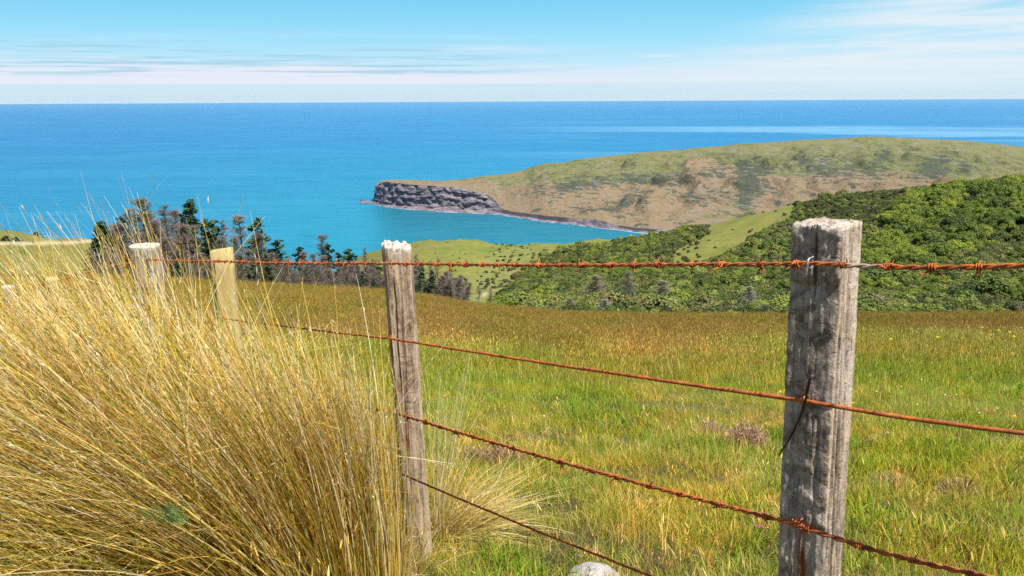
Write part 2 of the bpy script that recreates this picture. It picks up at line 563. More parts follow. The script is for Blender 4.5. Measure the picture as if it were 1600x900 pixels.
m_hill, b, p = new_mat('hill_pasture', 0.95, 0.1)
po = b.pos()
n_a = b.noise(po, 0.02, 5, 0.6)
n_b = b.noise(po, 0.12, 7, 0.75)
n_c = b.noise(b.mapping(po, scale=(0.5, 0.5, 3.0)), 1, 5, 0.75)
c = b.ramp(n_a, [(0.3, (0.125, 0.165, 0.024)), (0.5, (0.175, 0.190, 0.035)), (0.7, (0.215, 0.20, 0.055))])
c = b.mix(b.ss(n_b, 0.48, 0.60, 0, 0.55), c, (0.25, 0.205, 0.075))
c = b.mix(b.ss(n_b, 0.46, 0.36, 0, 0.5), c, (0.09, 0.125, 0.022))
c = b.mix(b.math('MULTIPLY', b.ss(b.sep(po)[0], -40, -120), 0.55), c, (0.17, 0.145, 0.045))
c = b.mix(b.ss(n_c, 0.58, 0.70, 0, 0.55), c, (0.085, 0.12, 0.022))
c = b.mix(b.math('MULTIPLY', b.attr('gully', 'Fac'), 0.4), c, b.mix(b.ss(n_b, 0.4, 0.6), (0.16, 0.17, 0.05), (0.25, 0.23, 0.10)))
c = b.mix(b.attr('bush', 'Fac'), c, (0.05, 0.065, 0.018))
c = b.mix(b.attr('track', 'Fac'), c, b.mix(n_c, (0.52, 0.42, 0.26), (0.36, 0.30, 0.18)))
b.put(p.inputs['Base Color'], c)
b.put(p.inputs['Normal'], b.bump(n_b, 0.6, 1.2, b.bump(n_c, 0.4, 0.3)))

idx = np.arange(NR*NC).reshape(NR, NC)
def grid_faces(id_):
    return np.stack([id_[:-1, :-1], id_[:-1, 1:], id_[1:, 1:], id_[1:, :-1]], -1).reshape(-1, 4)
jf = int(np.searchsorted(Ys, 80))
def sub_grid(name, j0, j1, mat, kind='structure'):
    ids = np.arange((j1-j0)*NC).reshape(j1-j0, NC)
    V = np.stack([Xg, Yg, Zg], -1)[j0:j1].reshape(-1, 3)
    me = mk(name, V, grid_faces(ids), mat, {'bush': bush_m[j0:j1].ravel(), 'gully': gul_m[j0:j1].ravel(), 'track': tr[j0:j1].ravel()}, True)
    return link(name, me, kind=kind)
g_o = sub_grid('ground', 0, jf+1, m_field)
h_o = sub_grid('hills', jf, NR, m_hill)

# ------------------------------------------------------------------ headland
hpx   = [560, 581, 584, 588, 596, 610, 640, 680, 720, 760, 778, 790, 820, 850, 900, 950, 1000, 1050, 1150, 1240, 1350, 1480, 1600, 2400]
sh_y  = [316, 318, 319, 320, 322, 324, 327, 330, 332, 334, 335, 337, 341, 346, 351, 357, 363, 367, 374, 380, 386, 392, 398, 430]
cl_y  = [319, 319, 308, 292, 286, 284, 288, 291, 294, 303, 318, 332, 337, 342, 347, 352, 360, 365, 372, 378, 384, 390, 396, 428]
rd_y  = [319, 319, 306, 288, 283, 281, 281, 282.5, 281, 275, 273.5, 272, 268, 261, 255, 249, 244, 240, 231, 225, 219, 224.5, 238, 250]
rd_d  = [40, 40, 60, 80, 110, 140, 170, 210, 260, 320, 350, 370, 430, 480, 560, 640, 720, 800, 950, 1060, 1180, 1250, 1300, 1400]
vis   = np.array([-30, 0, 0, 1, 1, 1, 1, 1, 1, 1, 1, 1, 1, 1, 1, 1, 1, 1, 1, 1, 1, 1, 1, 1], float)
hx = np.concatenate([np.arange(562, 600, 1.0), np.arange(600, 1640, 2.4), np.arange(1640, 2400, 12)])
def hi(a): return np.interp(hx, hpx, a)
hro = (hx-800)*RO
shore_d = -SEA/ratio(hi(sh_y)+hro)
shore_d = shore_d + 6*fbm(hx/22, 0.3, 0, 4, 61)
cly = hi(cl_y)+1.6*fbm(hx/9, 2.2, 0, 4, 62)*(hx > 592)
rdy = hi(rd_y)-5.0*np.clip((hx-800)/80, 0, 1)+1.1*fbm(hx/26, 4.2, 0, 4, 63)*(hx > 600)-2.5*np.exp(-((hx-845)/22)**2)+1.5*np.exp(-((hx-880)/14)**2)
rdd = shore_d+hi(rd_d)
cliff_run = np.interp(hx, [560, 590, 770, 800, 2400], [14, 30, 34, 22, 22])
cl_d = shore_d+cliff_run
z_cl = np.maximum(-ratio(cly+hro)*cl_d, SEA+np.interp(hx, [560, 581, 584, 588, 770, 800, 945, 965], [-12, -6, 14, 30, 12, 8, 11, 5]))
z_rd = -ratio(rdy+hro)*rdd
low = hx < 583
z_cl = np.where(low, SEA-8, z_cl); z_rd = np.where(low, SEA-8, z_rd)
edgeb = np.clip((hx-582)/6, 0, 1)
z_cl = SEA-8+(z_cl-SEA+8)*edgeb**0.4; z_rd = SEA-8+(z_rd-SEA+8)*edgeb**0.4
back = rdd+np.interp(hx, [560, 600, 700, 900, 1300, 1600, 2400], [30, 60, 110, 260, 700, 900, 1000])
rows = []
NS = 230
vv = np.linspace(0, 1, NS)
# vertical parameter: 0 under water, .06 shore, .10 platform, .30 cliff top, .8 ridge, 1 behind under water
D = np.zeros((NS, len(hx))); Zh = np.zeros_like(D)
for k, t in enumerate(vv):
    if t < 0.04:
        q = t/0.04; D[k] = shore_d-25+25*q; Zh[k] = SEA-8+9.5*q
    elif t < 0.08:
        q = (t-0.04)/0.04; D[k] = shore_d+q*cliff_run*0.45; Zh[k] = SEA+1.5+2.2*q
    elif t < 0.28:
        q = (t-0.08)/0.20
        D[k] = shore_d+cliff_run*(0.45+0.55*q); zz_ = z_cl-(SEA+3.7)
        Zh[k] = SEA+3.7+zz_*np.power(q, 0.85)
    elif t < 0.80:
        q = (t-0.28)/0.52
        D[k] = cl_d+(rdd-cl_d)*q
        Zh[k] = z_cl+(z_rd-z_cl)*(np.sin(q*math.pi/2)**0.9*0.62+0.38*q)
    else:
        q = (t-0.80)/0.20
        D[k] = rdd+(back-rdd)*q; Zh[k] = z_rd+(SEA-12-z_rd)*(q**1.8)
Xh = (hx[None, :]-800)/F*D*(math.cos(PITCH)+0.11*math.sin(PITCH))
hgt = np.clip((Zh-SEA)/40, 0, 1)
slope_w = np.clip((vv[:, None]-0.26)/0.12, 0, 1)*np.clip((0.82-vv[:, None])/0.14, 0, 1)
cliff_w = ((vv[:, None] > 0.05) & (vv[:, None] < 0.31))*np.clip((800-hx[None, :])/25, 0.25, 1)
# spurs and gullies running down the slope
flut = fbm(Xh/75+1.0*fbm(Xh/140, D/140, 0, 2, 8), D/420, 0, 4, 71)
flut = np.abs(flut)*2-0.5
Zh += slope_w*hgt*(19*flut+6.0*fbm(Xh/30, D/60, 0, 5, 72))*np.clip((hx[None, :]-700)/300, 0.15, 1)
# rock ledges
led = np.sin(Zh/4.2+3*fbm(Xh/60, D/60, 0, 3, 73))
Zh += slope_w*hgt*(3.6*led+2.2*fbm(Xh/9, D/14, 0, 3, 85))*np.clip(fbm(Xh/90, D/90, 0, 3, 74)*2+0.5, 0, 1)
D += cliff_w*(9*np.abs(fbm(Xh/26, Zh/14, D/40, 5, 75))+10*fbm(Xh/8, Zh/7, 0, 5, 78)+1.8*np.tanh(3*np.sin(Zh/2.6+5*fbm(Xh/30, Zh/30, 0, 3, 76))))*np.clip((Zh-SEA-2)/8, 0, 1)
Xh += cliff_w*(6*fbm(Xh/14+9, Zh/14, 0, 4, 77))*np.clip((Zh-SEA-2)/8, 0, 1)
ids = np.arange(NS*len(hx)).reshape(NS, len(hx))
m_head, b, p = new_mat('headland_slopes', 0.95, 0.1)
po = b.pos()
X_, Y_, Z_ = b.sep(po)
sxn = b.mapping(po, scale=(0.022, 0.022, 0.12))
n1 = b.noise(sxn, 1, 7, 0.66, 0.3)
n2 = b.noise(b.mapping(po, scale=(0.032, 0.032, 0.13)), 1, 8, 0.80, 0.6)
n3 = b.noise(po, 0.5, 4, 0.7)
n4 = b.noise(b.mapping(po, loc=(40, 10, 3), scale=(0.004, 0.004, 0.010)), 1, 4, 0.55)
hh = b.math('ADD', Z_, 240.0)
g1 = b.attr('grassy', 'Fac')
tan = b.ramp(n2, [(0.36, (0.13, 0.11, 0.06)), (0.44, (0.245, 0.175, 0.10)), (0.50, (0.27, 0.195, 0.125)), (0.56, (0.165, 0.145, 0.075)), (0.62, (0.29, 0.24, 0.17))])
grn = b.ramp(n2, [(0.40, (0.095, 0.12, 0.045)), (0.48, (0.165, 0.175, 0.065)), (0.55, (0.205, 0.18, 0.085)), (0.62, (0.25, 0.20, 0.115))])
gm = b.math('ADD', g1, b.math('ADD', b.math('MULTIPLY', b.math('SUBTRACT', n1, 0.5), 1.8), b.math('MULTIPLY', b.math('SUBTRACT', n4, 0.5), 2.6)))
c = b.mix(b.ss(gm, 0.35, 0.65), tan, grn)
# dark scrub lying in ledges and gullies
scr = b.math('ADD', b.attr('scrub', 'Fac'), b.math('ADD', b.math('MULTIPLY', b.math('SUBTRACT', n1, 0.5), 1.6), b.math('MULTIPLY', b.math('SUBTRACT', n2, 0.5), 4.2)))
scrm = b.ss(scr, 0.50, 0.57)
c = b.mix(b.math('MULTIPLY', scrm, 0.9), c, b.mix(n3, (0.035, 0.05, 0.04), (0.085, 0.10, 0.065)))
rk = b.attr('rock', 'Fac')
rock = b.ramp(b.noise(b.mapping(po, scale=(0.05, 0.05, 0.30)), 1, 8, 0.80, 0.6), [(0.36, (0.05, 0.045, 0.07)), (0.46, (0.13, 0.115, 0.15)), (0.54, (0.25, 0.21, 0.23)), (0.64, (0.40, 0.33, 0.29))])
c = b.mix(b.ss(b.math('ADD', rk, b.math('MULTIPLY', b.math('SUBTRACT', n2, 0.5), 0.7)), 0.4, 0.6), c, rock)
# small pale rock faces
rp = b.math('MULTIPLY', b.ss(b.noise(b.mapping(po, loc=(3, 7, 1), scale=(0.020, 0.020, 0.20)), 1, 8, 0.8), 0.55, 0.60), b.ss(n4, 0.40, 0.52))
c = b.mix(b.math('MULTIPLY', rp, 0.7), c, (0.25, 0.22, 0.21))
c = b.mix(b.math('MULTIPLY', b.attr('foot_shade', 'Fac'), 0.85), c, (0.035, 0.030, 0.045))  # shadow along the low shore cliff, painted as a near-black strip
b.put(p.inputs['Base Color'], c)
b.put(p.inputs['Normal'], b.bump(b.noise(b.mapping(po, scale=(0.09, 0.09, 0.35)), 1, 7, 0.72), 1.0, 5.0, b.bump(n3, 0.6, 0.8)))
hsx, hsy = screen(Xh, D, Zh)
foot_shade = ((vv[:, None] > 0.06) & (vv[:, None] < 0.25))*np.clip((hx-765)/25, 0, 1)[None, :]*np.clip(fbm(hx/16, 0.2, 0, 3, 88)*3+0.9, 0.15, 1)[None, :]*np.ones_like(D)
rockA = ((vv[:, None] < np.where(hx > 786, 0.24, 0.287)[None, :])*1.0)*np.ones_like(D)
qv = np.clip((vv[:, None]-0.28)/0.52, 0, 1)*np.ones_like(D)
wobh = 0.16*fbm(Xh/120, D/120, 0, 4, 81)
grass_lim = np.interp(hx, [560, 700, 800, 900, 1000, 1100, 1300, 1500, 1600], [1.1, 0.9, 0.62, 0.55, 0.58, 0.62, 0.50, 0.42, 0.30])[None, :]
grassA = np.clip((qv-grass_lim+wobh)/0.12+0.5, 0, 1)
def blob(cx, cy, rx, ry, rot=0):
    a = math.radians(rot); dx = hsx-cx; dy = hsy-cy
    u = (dx*math.cos(a)+dy*math.sin(a))/rx; v = (-dx*math.sin(a)+dy*math.cos(a))/ry
    return np.exp(-(u*u+v*v))
scrubA = (0.9*blob(1040, 278, 75, 9, -3)+0.8*blob(905, 289, 60, 9, -6)+0.9*blob(985, 312, 40, 9, -20)+0.9*blob(1175, 282, 28, 30, 0)+0.8*blob(1165, 300, 12, 35, 0)
          +1.3*blob(1455, 266, 26, 16, 0)+0.9*blob(1380, 243, 14, 14, 0)+0.6*blob(1475, 248, 26, 8, 0)+0.6*blob(1275, 262, 40, 18, 15)+0.6*blob(1370, 280, 20, 10)+0.6*blob(1510, 262, 18, 12)
          +0.4*blob(830, 297, 60, 16, 0)+0.5*blob(760, 286, 22, 5, 0)+0.5*blob(1100, 306, 45, 18, 0)+0.4*blob(1340, 262, 60, 20, 0)+0.5*blob(1160, 262, 60, 8, 0)+0.35*blob(950, 325, 60, 10))
scrubA = (np.clip(scrubA*0.66, 0, 0.85)+0.23*np.clip((0.95-qv)/0.2, 0, 1)*np.clip((hsx-760)/120, 0, 1))*(qv > 0)
Vh = np.stack([Xh, D, Zh], -1).reshape(-1, 3)
mh = mk('headland', Vh, grid_faces(ids), m_head, {'rock': rockA.ravel(), 'grassy': grassA.ravel(), 'scrub': scrubA.ravel(), 'foot_shade': foot_shade.ravel()}, True)
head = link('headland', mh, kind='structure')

# ------------------------------------------------------------------ sea
m_sea, b, p = new_mat('sea_water', 0.42, 0.22)
po = b.pos()
X_, Y_, Z_ = b.sep(po)
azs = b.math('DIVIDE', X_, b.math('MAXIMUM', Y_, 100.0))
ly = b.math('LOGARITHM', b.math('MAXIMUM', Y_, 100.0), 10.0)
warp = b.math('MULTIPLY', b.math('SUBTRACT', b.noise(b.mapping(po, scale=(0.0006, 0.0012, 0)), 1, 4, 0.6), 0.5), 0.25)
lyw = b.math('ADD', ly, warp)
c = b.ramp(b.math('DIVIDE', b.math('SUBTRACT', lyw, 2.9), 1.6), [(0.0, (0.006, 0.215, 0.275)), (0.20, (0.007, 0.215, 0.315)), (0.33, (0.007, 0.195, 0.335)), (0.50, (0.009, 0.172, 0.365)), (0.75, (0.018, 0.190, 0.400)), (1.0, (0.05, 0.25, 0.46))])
# darker deep-blue water to the left
lf = b.math('MULTIPLY', b.ss(azs, -0.55, -0.15, 1, 0), b.ss(ly, 2.95, 3.3, 1.0, 0.5))
c = b.mix(b.math('MULTIPLY', lf, 0.55), c, (0.008, 0.095, 0.27))
# sheltered green water in the bay
bay = b.math('MULTIPLY', b.ss(b.math('SUBTRACT', b.math('MULTIPLY', X_, 1.0), b.math('MULTIPLY', Y_, -0.165)), -25, 60), b.ss(b.math('ADD', Y_, b.math('MULTIPLY', X_, 0.55)), 1900, 2050, 1, 0))
c = b.mix(b.math('MULTIPLY', bay, 0.85), c, b.mix(b.ss(Y_, 1350, 1850), (0.008, 0.150, 0.195), (0.006, 0.115, 0.160)))
# long slicks far out on the right
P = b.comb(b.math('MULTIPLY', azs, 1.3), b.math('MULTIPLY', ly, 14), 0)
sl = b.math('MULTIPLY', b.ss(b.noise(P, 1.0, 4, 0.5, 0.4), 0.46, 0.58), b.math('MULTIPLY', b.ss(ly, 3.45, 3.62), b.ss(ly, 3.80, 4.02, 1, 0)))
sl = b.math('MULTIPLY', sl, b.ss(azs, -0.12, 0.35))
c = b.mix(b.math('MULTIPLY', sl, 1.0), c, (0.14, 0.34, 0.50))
# fine ripple bands
rp = b.noise(b.comb(b.math('MULTIPLY', azs, 14), b.math('MULTIPLY', ly, 260), 0), 1, 4, 0.6)
c = b.mix(b.ss(rp, 0.45, 0.70, 0, 0.35), c, (0.04, 0.22, 0.36))
c = b.mix(b.ss(rp, 0.50, 0.30, 0, 0.40), c, (0.004, 0.08, 0.21))
rw_ = b.noise(b.comb(b.math('MULTIPLY', azs, 60), b.math('MULTIPLY', ly, 700), 3), 1, 3, 0.6)
c = b.mix(b.ss(rw_, 0.5, 0.35, 0, 0.35), c, (0.005, 0.10, 0.25))
big_w = b.noise(b.mapping(po, scale=(0.0010, 0.0035, 0)), 1, 5, 0.6, 0.8)
c = b.mix(b.ss(big_w, 0.48, 0.62, 0, 0.25), c, (0.03, 0.24, 0.42))
b.put(p.inputs['Base Color'], c)
b.put(p.inputs['Normal'], b.bump(b.noise(b.mapping(po, scale=(0.03, 0.07, 0)), 1, 6, 0.7), 0.8, 2.0))
sxs = np.array([-26000, -8000, -2500, 0, 2500, 8000, 26000.]); sys_ = np.array([300, 1000, 2500, 8000, 30000.])
gx_, gy_ = np.meshgrid(sxs, sys_)
sea = link('sea', mk('sea', np.stack([gx_, gy_, np.full_like(gx_, SEA)], -1), grid_faces(np.arange(gx_.size).reshape(gx_.shape)), m_sea), kind='structure')
# surf where the rock meets the water
m_foam, b, p = new_mat('surf_foam', 0.7, 0.3)
p.inputs['Base Color'].default_value = (0.75, 0.78, 0.80, 1)
fa = Acc()
for i0 in range(len(hx)-1):
    if hx[i0] < 584 or hx[i0] > 1015: continue
    if fbm(hx[i0]/9, 0.5, 0, 3, 90) < -0.05: continue
    wd = 1.6+2.4*abs(float(fbm(hx[i0]/3.0, 0.2, 0, 2, 91)))
    q = []
    for k in (i0, i0+1):
        f_ = (hx[k]-800)/F*(math.cos(PITCH)+0.11*math.sin(PITCH))
        d0 = shore_d[k]-3.4
        q += [(f_*(d0-wd), d0-wd, SEA+0.06), (f_*(d0+2), d0+2, SEA+0.06)]
    fa.add(q, [(0, 2, 3, 1)])
link('surf', fa.mesh('surf', m_foam), kind='stuff')

# ================================================================== vegetation
m_leaf, b, p = new_mat('bush_leaves', 0.7, 0.25)
base = b.attr('tint')
rn = b.rnd()
hue = b.ramp(rn, [(0.0, (0.032, 0.055, 0.016)), (0.2, (0.060, 0.090, 0.020)), (0.42, (0.090, 0.130, 0.024)), (0.6, (0.140, 0.180, 0.030)), (0.74, (0.125, 0.125, 0.040)), (0.86, (0.085, 0.095, 0.045)), (1.0, (0.18, 0.23, 0.040))])
c = b.mix(1.0, b.mix(1.0, base, hue, 'MULTIPLY'), (1.60, 1.48, 1.35), 'MULTIPLY')
leafy(m_leaf, b, p, c, 0.22)
m_bright, b, p = new_mat('broadleaf_leaves', 0.65, 0.3)
c = b.mix(1.0, b.attr('tint'), b.ramp(b.rnd(), [(0.0, (0.070, 0.105, 0.015)), (0.35, (0.135, 0.190, 0.020)), (0.7, (0.190, 0.245, 0.024)), (1.0, (0.28, 0.32, 0.036))]), 'MULTIPLY')
leafy(m_bright, b, p, c, 0.25)
m_dark, b, p = new_mat('dark_leaves', 0.7, 0.25)
c = b.mix(1.0, b.attr('tint'), b.ramp(b.rnd(), [(0.0, (0.048, 0.066, 0.019)), (0.6, (0.082, 0.098, 0.028)), (1.0, (0.125, 0.125, 0.042))]), 'MULTIPLY')
leafy(m_dark, b, p, c, 0.15)
m_bark, b, p = new_mat('bark', 0.9, 0.15)
b.put(p.inputs['Base Color'], b.ramp(b.noise(b.obj(), 6, 4, 0.6), [(0.3, (0.10, 0.075, 0.055)), (0.7, (0.22, 0.18, 0.14))]))
m_twig, b, p = new_mat('dead_twigs', 0.9, 0.15)
b.put(p.inputs['Base Color'], b.mix(1.0, b.attr('tint'), b.ramp(b.rnd(), [(0, (0.21, 0.16, 0.13)), (0.5, (0.25, 0.205, 0.17)), (1, (0.17, 0.155, 0.125))]), 'MULTIPLY'))
m_needle, b, p = new_mat('pine_needles', 0.75, 0.2)
c = b.mix(1.0, b.attr('tint'), b.ramp(b.rnd(), [(0, (0.026, 0.070, 0.036)), (0.6, (0.042, 0.092, 0.040)), (1, (0.075, 0.105, 0.032))]), 'MULTIPLY')
leafy(m_needle, b, p, c, 0.15)

ICO_V, ICO_T = ico(2)
def crown_mesh(name, mat, seed, n_lobe=16, per=70, leaf=0.10, flat=0.8, spread=0.62, lobe_r=(0.26, 0.42), upright=0.0):
    """unit crown (radius about 1, base at z=0) of leafy lobes around a dark inner mass"""
    g = np.random.default_rng(seed)
    A = Acc()
    cz = 0.55
    for i in range(n_lobe):
        u = g.normal(0, 1, 3); u /= np.linalg.norm(u); u[2] = abs(u[2])*1.1-0.25
        rr = spread*g.uniform(0.65, 1.08)
        c_ = np.array([u[0]*rr, u[1]*rr, cz+u[2]*rr*flat+upright*g.uniform(0, 0.5)])
        lr = g.uniform(*lobe_r)
        V = ICO_V*lr*0.86
        V = V*(1+0.16*vnoise(V*5+i*7, seed)[:, None])+c_
        A.add(V, tris=ICO_T, c=np.full(3, 0.62))
        d = g.normal(0, 1, (per, 3)); d /= np.linalg.norm(d, axis=1, keepdims=True)
        d[:, 2] = np.where(d[:, 2] < -0.3, -d[:, 2], d[:, 2])
        P = c_+d*lr*g.uniform(0.85, 1.12, (per, 1))
        tone = g.uniform(0.82, 1.22)
        cc = tone*g.uniform(0.75, 1.3, (per, 1))*np.array([1.0, 1.0, 1.0])+g.uniform(-0.06, 0.12, (per, 1))*np.array([1.2, 0.5, 0])
        A.leaves(P, d+np.array([0, 0, 0.35]), leaf*g.uniform(0.7, 1.35, per), np.clip(cc, 0.3, 1.9), asp=g.uniform(0.9, 1.4), jit=0.5)
    return A.mesh(name, mat)
def trunk_mesh(name, h=1.0, r=0.06, seed=0):
    g = np.random.default_rng(seed)
    A = Acc()
    z = np.linspace(-0.35, h, 7)
    P = np.stack([0.05*np.sin(z*3+seed), 0.05*np.cos(z*2.3+seed), z], -1)[None]
    A.tubes(P, (r*np.linspace(1.3, 0.45, 7))[None], (1, 1, 1), 7)
    for k in range(5):
        a = g.uniform(0, 6.28); t = np.linspace(0, 1, 4)
        q = np.stack([np.cos(a)*t*0.5, np.sin(a)*t*0.5, h*0.4+t*0.55], -1)[None]
        A.tubes(q, (r*0.5*np.linspace(1, 0.4, 4))[None], (1, 1, 1), 5)
    return A.mesh(name, m_bark, True)

shrub_protos = [crown_mesh('scrub_crown', m_leaf, 100+i, n_lobe=int(9+3*(i % 3)), per=70, leaf=0.135, flat=0.62+0.1*(i % 3), upright=0.12*(i % 2)) for i in range(7)]
bright_protos = [crown_mesh('broadleaf_crown', m_bright, 200+i, n_lobe=30, per=75, leaf=0.075, flat=0.85, spread=0.72, lobe_r=(0.16, 0.30), upright=0.15) for i in range(4)]
dark_protos = [crown_mesh('dark_crown', m_dark, 300+i, n_lobe=14, per=75, leaf=0.11, flat=0.7+0.1*i, upright=0.1) for i in range(4)]
trunk_p = trunk_mesh('trunk', 0.75, 0.07, 1)
PROTO = {'scrub': shrub_protos, 'broad': bright_protos, 'dark': dark_protos}
ALLP = shrub_protos+bright_protos+dark_protos
OFFS = {'scrub': 0, 'broad': 7, 'dark': 11}

# candidate crowns over the whole right hillside
cand = []
g = np.random.default_rng(11)
y_ = 104.0
while y_ < 660:
    sp = 2.0+0.0032*(y_-100)
    n = int((y_*1.0+60)/sp)
    xs = -0.06*y_+np.arange(n)*sp+g.uniform(-0.5, 0.5, n)*sp
    ys = y_+g.uniform(-0.5, 0.5, n)*sp
    cand.append(np.stack([xs, ys], -1))
    y_ += sp*0.95
cand = np.concatenate(cand)
zc = ground(cand[:, 0], cand[:, 1])
cx_, cy_ = screen(cand[:, 0], cand[:, 1], zc)
wb_ = 6*fbm(cand[:, 0]/14, cand[:, 1]/14, 0, 3, 5)
keep = inpoly(cx_+wb_, cy_+wb_*0.5, BUSH) & (cx_ < 2200)
# a few grassy gaps low down on the right
gap = (inpoly(cx_, cy_, [(1505, 486), (1520, 462), (1560, 470), (1600, 462), (1640, 440), (1660, 500)]) & (fbm(cand[:, 0]/5, cand[:, 1]/5, 0, 2, 44) > -0.12))
keep &= ~gap
# sight line: drop what the field edge or nearer ground hides wholly
cand, zc, cx_, cy_ = cand[keep], zc[keep], cx_[keep], cy_[keep]
tn = fbm(cand[:, 0]/22, cand[:, 1]/22, 0, 3, 51)
kinds, rad = [], []
CANOPY = [(1345, 396), (1380, 372), (1385, 345), (1430, 315), (1500, 300), (1620, 290), (1620, 345), (1560, 372), (1500, 405), (1455, 420), (1400, 425), (1340, 425)]
incan = inpoly(cx_+10*tn, cy_, CANOPY)
ridge_dark = inpoly(cx_, cy_, [(1236, 352), (1250, 318), (1420, 292), (1380, 345), (1330, 372), (1240, 385)])
rr = g.uniform(0, 1, len(cand))
rs = g.uniform(0.75, 1.3, len(cand))
for i in range(len(cand)):
    if incan[i]:
        if rr[i] < 0.17: kinds.append('broad'); rad.append(4.2*rs[i])
        elif rr[i] < 0.27: kinds.append('dark'); rad.append(2.8*rs[i])
        elif rr[i] < 0.50: kinds.append('scrub'); rad.append(1.9*rs[i])
        else: kinds.append(None); rad.append(0)
    elif ridge_dark[i]:
        kinds.append('dark' if rr[i] < 0.55 else 'scrub'); rad.append(1.35*rs[i])
    else:
        q = rr[i]+0.25*tn[i]
        if q < 0.04: kinds.append('broad'); rad.append(2.1*rs[i])
        elif q > 0.84: kinds.append('dark'); rad.append(1.55*rs[i])
        else: kinds.append('scrub'); rad.append(1.45*rs[i]**1.6*(1.7 if (rr[i]*977) % 1 < 0.06 else 1))
kinds = np.array(kinds, object); rad = np.array(rad)
ok = np.array([k is not None for k in kinds])
rad *= 1+0.0010*(cand[:, 1]-100)
cand, zc, cx_, cy_, kinds, rad, tn = cand[ok], zc[ok], cx_[ok], cy_[ok], kinds[ok], rad[ok], tn[ok]
# hand-set larger trees (photo position of the crown centre, distance, radius)
BIG = [
 ('broad', 1515, 358, 300, 4.4, 'broad light green tree standing proud in the middle of the hillside bush', 'tree'),
 ('broad', 1480, 372, 270, 4.0, 'yellow-green spreading tree just left of the proud light green one', 'tree'),
 ('broad', 1420, 356, 300, 4.6, 'low broad bright tree above the barbed wire right of the large post', 'tree'),
 ('broad', 1560, 320, 330, 5.0, 'tall bright green tree high on the right hillside below dark crowns', 'tree'),
 ('dark', 1530, 318, 340, 4.2, 'large dark crown between bright trees high on the right', 'tree'),
 ('dark', 1583, 276, 345, 3.6, 'tallest dark tree on the right skyline at the edge of the picture', 'tree'),
 ('dark', 1566, 280, 345, 3.4, 'round dark tree on the right skyline beside the tallest one', 'tree'),
 ('dark', 1544, 284, 350, 3.0, 'low dark tree on the right skyline, third from the edge', 'tree'),
 ('dark', 1525, 286, 350, 2.6, 'small dark tree ending the row on the right skyline', 'tree'),
 ('dark', 1435, 294, 405, 2.6, 'lone dark shrub poking above the skyline of the bush', 'shrub'),
 ('dark', 1412, 295, 410, 2.0, 'small round shrub on the skyline left of the lone dark one', 'shrub'),
 ('broad', 1450, 445, 160, 2.3, 'bright rounded tree under the barbed wire at far right', 'tree'),
 ('broad', 1385, 432, 170, 2.6, 'bright domed tree just right of the large post under the wire', 'tree'),
 ('broad', 1190, 466, 135, 2.2, 'fresh green tree at the field edge left of the large post', 'tree'),
 ('dark', 1545, 468, 128, 1.9, 'dark conical shrub by the pale grass gap at the field edge', 'shrub'),
 ('dark', 1100, 368, 465, 4.4, 'dark round tree at the top left end of the open ridge', 'tree'),
 ('dark', 1075, 360, 500, 4.2, 'dark tree at the head of the slope above the bay', 'tree'),
 ('broad', 1055, 375, 450, 4.4, 'bright tree near the top of the bush above the bay', 'tree'),
 ('dark', 1042, 396, 390, 4.0, 'dark olive tree at the left foot of the open ridge', 'tree'),
 ('scrub', 915, 386, 620, 3.6, 'shrub standing alone above the bush on the green spur', 'shrub'),
 ('broad', 1355, 326, 400, 1.8, 'small pale round bush on the dark upper slope', 'shrub'),
]
def put_tree(kind, x, y, z, r, label, cat, group, name, rz=None, sz=None, trunk=True):
    me = PROTO[kind][random.randrange(len(PROTO[kind]))]
    root = bpy.data.objects.new(name, None)
    col.objects.link(root)
    root.empty_display_size = 0.2
    root.location = (x, y, z-0.25*r)
    root.rotation_euler = (0, 0, random.uniform(0, 6.28) if rz is None else rz)
    root.scale = (r, r*random.uniform(0.9, 1.1), r*(sz or random.uniform(0.8, 1.05)))
    root['label'] = label; root['category'] = cat
    if group: root['group'] = group
    c = bpy.data.objects.new('crown', me); col.objects.link(c); c.parent = root
    if trunk:
        t = bpy.data.objects.new('trunk', trunk_p); col.objects.link(t); t.parent = root
    return root
for k, px, py, d, r, lab, cat in BIG:
    q = at(px, py, d)
    z = float(ground(q.x, q.y))
    put_tree(k, q.x, q.y, max(z, q.z-1.1*r), r, lab, cat, None, 'broadleaf_tree' if cat == 'tree' else 'hillside_shrub')
# the crowns that show largest become things of their own
vis_size = rad/cand[:, 1]
show = (cx_ > 770) & (cx_ < 1625) & (cy_ < 492) & (cand[:, 1] > 118)
# hidden by the large post
order = np.argsort(-np.where(show, vis_size, 0))
N_ONE = 285
one = order[:N_ONE]
def zone(px, py):
    h = next(t for lim_, t in ((880, 'at its left end'), (960, 'below the bay'), (1040, 'below the open ridge'), (1130, 'under the ridge'), (1240, 'left of the thick post'), (1345, 'behind the thick post'),
                               (1400, 'just right of the thick post'), (1460, 'well right of the thick post'), (1520, 'between post and edge'), (1570, 'near the picture edge'), (9999, 'at the right picture edge')) if px < lim_)
    v = next(t for lim_, t in ((300, 'on the skyline'), (335, 'high up'), (370, 'upper part'), (405, 'above the wire'), (430, 'at wire height'), (448, 'below the wire'), (466, 'low down'), (999, 'along the field edge')) if py < lim_)
    return h, v
ANCH = [(1515, 358, 'proud light green tree'), (1420, 356, 'low broad bright tree'), (1560, 320, 'tall bright green tree'), (1450, 445, 'bright rounded tree'), (1385, 432, 'bright domed tree'), (1545, 468, 'dark conical shrub'), (1583, 276, 'tallest skyline tree')]
COLW = {'scrub': ('leafy shrub', 'shrub', 'hillside_shrub'), 'broad': ('bright yellow-green tree', 'tree', 'broadleaf_tree'), 'dark': ('dark olive shrub', 'shrub', 'dark_shrub')}
